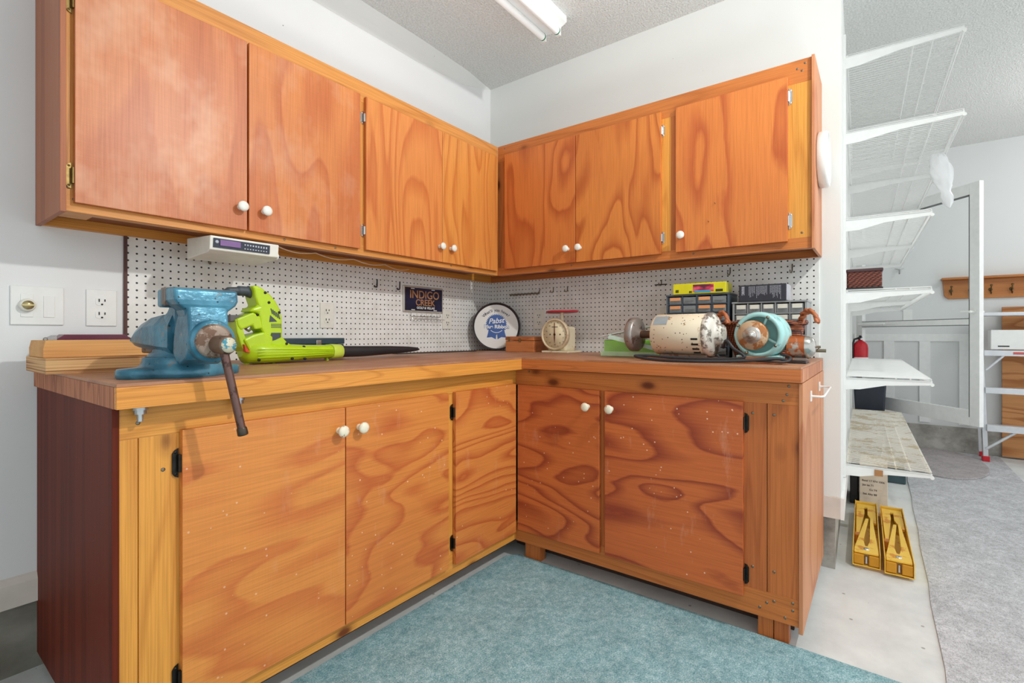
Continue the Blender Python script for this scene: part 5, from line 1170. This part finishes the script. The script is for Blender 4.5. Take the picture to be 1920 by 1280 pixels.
# coat rack, switch, hook
cr = thing('coat_rack', (2.95, -2.8, 1.22), 'orange-brown wooden coat rack with brass hooks on the far wall', 'coat rack')
rk = wood('rack_wood', 71, 'y', (190, 124, 66), (160, 92, 44), 8, 1, 3, contrast=0.6)
mesh_obj('backboard', MB().prism([(-2.335, 1.250), (-2.325, 1.375), (-3.5, 1.375), (-3.5, 1.225), (-2.36, 1.225)], 'x', 2.93, 2.949), rk, cr, 0.002)
mesh_obj('shelf', MB().box(2.86, 2.949, -3.5, -2.315, 1.375, 1.392), rk, cr, 0.003)
for y in (-2.375, -2.49, -2.605, -2.72):
    mesh_obj('hook', MB().tube([(2.93, y, 1.29), (2.905, y, 1.285), (2.895, y, 1.30), (2.888, y, 1.315)], 0.004, 8).tube([(2.925, y, 1.285), (2.91, y, 1.262), (2.898, y, 1.255), (2.888, y, 1.268)], 0.004, 8).lathe([(0.013, 0), (0.010, 0.004), (0, 0.005)], (2.93, y, 1.290), (-1, 0, 0), 16).lathe([(0.008, 0), (0.008, 0.006), (0, 0.008)], (2.886, y, 1.318), (-1, 0, 1), 12), plain('antique_brass', (110, 92, 60), 0.35, 0.8), cr)
single('coat_hook', MB().tube([(2.945, -2.05, 1.49), (2.92, -2.05, 1.475), (2.90, -2.05, 1.45), (2.89, -2.05, 1.475)], 0.005, 8).tube([(2.93, -2.08, 1.495), (2.92, -2.05, 1.485), (2.93, -2.02, 1.495)], 0.004, 8), 'chrome', 'single metal hook on the far wall behind the glass door', 'hook')
single('light_switch', MB().box(2.944, 2.95, -2.135, -2.075, 1.05, 1.15), 'white_plastic', 'white light switch plate on the far wall behind the glass door', 'switch', bevel=0.002)

# plywood sheet and ladder
single('plywood_sheet', MB().box(2.895, 2.915, -3.30, -2.665, 0.012, 1.150), wood('sheet_plywood', 81, 'y', (204, 146, 92), (164, 102, 56), 5, 1.2, 7, 0.6), 'tall plywood sheet leaning on the far wall behind the ladder', 'plywood sheet', bevel=0.001)
la = thing('step_ladder', (2.72, -2.8, 0), 'white aluminium step ladder with red feet at the right edge', 'ladder')
lx = lambda z: 2.66 + 0.05 * z
mesh_obj('front_rail', MB().prism([(-2.560, 0.02), (-2.532, 0.02), (-2.500, 1.10), (-2.522, 1.10)], 'x', 2.655, 2.685), 'alu', la, 0.002)
mesh_obj('front_rail', MB().prism([(-3.060, 0.02), (-3.088, 0.02), (-3.120, 1.10), (-3.098, 1.10)], 'x', 2.655, 2.685), 'alu', la, 0.002)
mesh_obj('rear_rail', MB().prism([(-2.545, 0.02), (-2.528, 0.02), (-2.495, 1.06), (-2.512, 1.06)], 'x', 2.83, 2.845), 'alu', la, 0.001)
mesh_obj('rear_rail', MB().prism([(-3.075, 0.02), (-3.092, 0.02), (-3.125, 1.06), (-3.108, 1.06)], 'x', 2.83, 2.845), 'alu', la, 0.001)
for y in (-2.546, -3.074):
    mesh_obj('rubber_foot', MB().box(2.640, 2.700, y - 0.020, y + 0.022, 0.007, 0.045), 'red', la, 0.005)
    mesh_obj('rubber_foot', MB().box(2.82, 2.86, y - 0.014, y + 0.016, 0.007, 0.045), 'red', la, 0.004)
mesh_obj('top_cap', MB().box(2.65, 2.85, -3.12, -2.50, 1.078, 1.104), 'alu', la, 0.004)
for z0, z1, s_ in ((0.785, 0.826, 0.004), (0.510, 0.553, 0.012), (0.232, 0.280, 0.020)):
    mesh_obj('step', MB().box(2.635, 2.70, -3.09 + 0, -2.528 - s_, z0, z1), 'alu', la, 0.002)
mesh_obj('tool_tray', MB().box(2.665, 2.80, -3.02, -2.572, 0.832, 0.975), 'white_plastic', la, 0.004)
sl2 = MB()
for y in (-2.64, -2.86): sl2.box(2.6625, 2.6655, y - 0.03, y + 0.03, 0.852, 0.860)
mesh_obj('tray_slot', sl2, 'slot', la)
mesh_obj('brace', MB().tube([(2.655, -2.545, 0.68), (2.655, -2.64, 0.79)], 0.009, 6), 'alu', la)
mesh_obj('brace', MB().tube([(2.655, -2.548, 0.10), (2.655, -2.70, 0.235)], 0.010, 6), 'alu', la)
mesh_obj('warning_label', MB().box(2.632, 2.635, -2.745, -2.685, 0.798, 0.815), plain('red_label', (206, 96, 92), 0.5), la)
mesh_obj('step_logo', text_mb(MB(), 'ALUMA', 0.030, faceX(2.634, -2.80, 0.531), 0.0003, bold=0.0006, shear=0.3), plain('blue_ink', (84, 128, 190), 0.5), la)

single('flat_strip', MB().prism([(-0.80, -0.045), (-0.42, -0.06), (-0.30, -0.10), (-0.28, -0.13), (-0.45, -0.12), (-0.80, -0.085)], 'z', 0.8505, 0.8545), plain('dark_sheet', (52, 46, 44), 0.5), 'thin dark sheet lying against the long pegboard before the round tray', 'sheet')
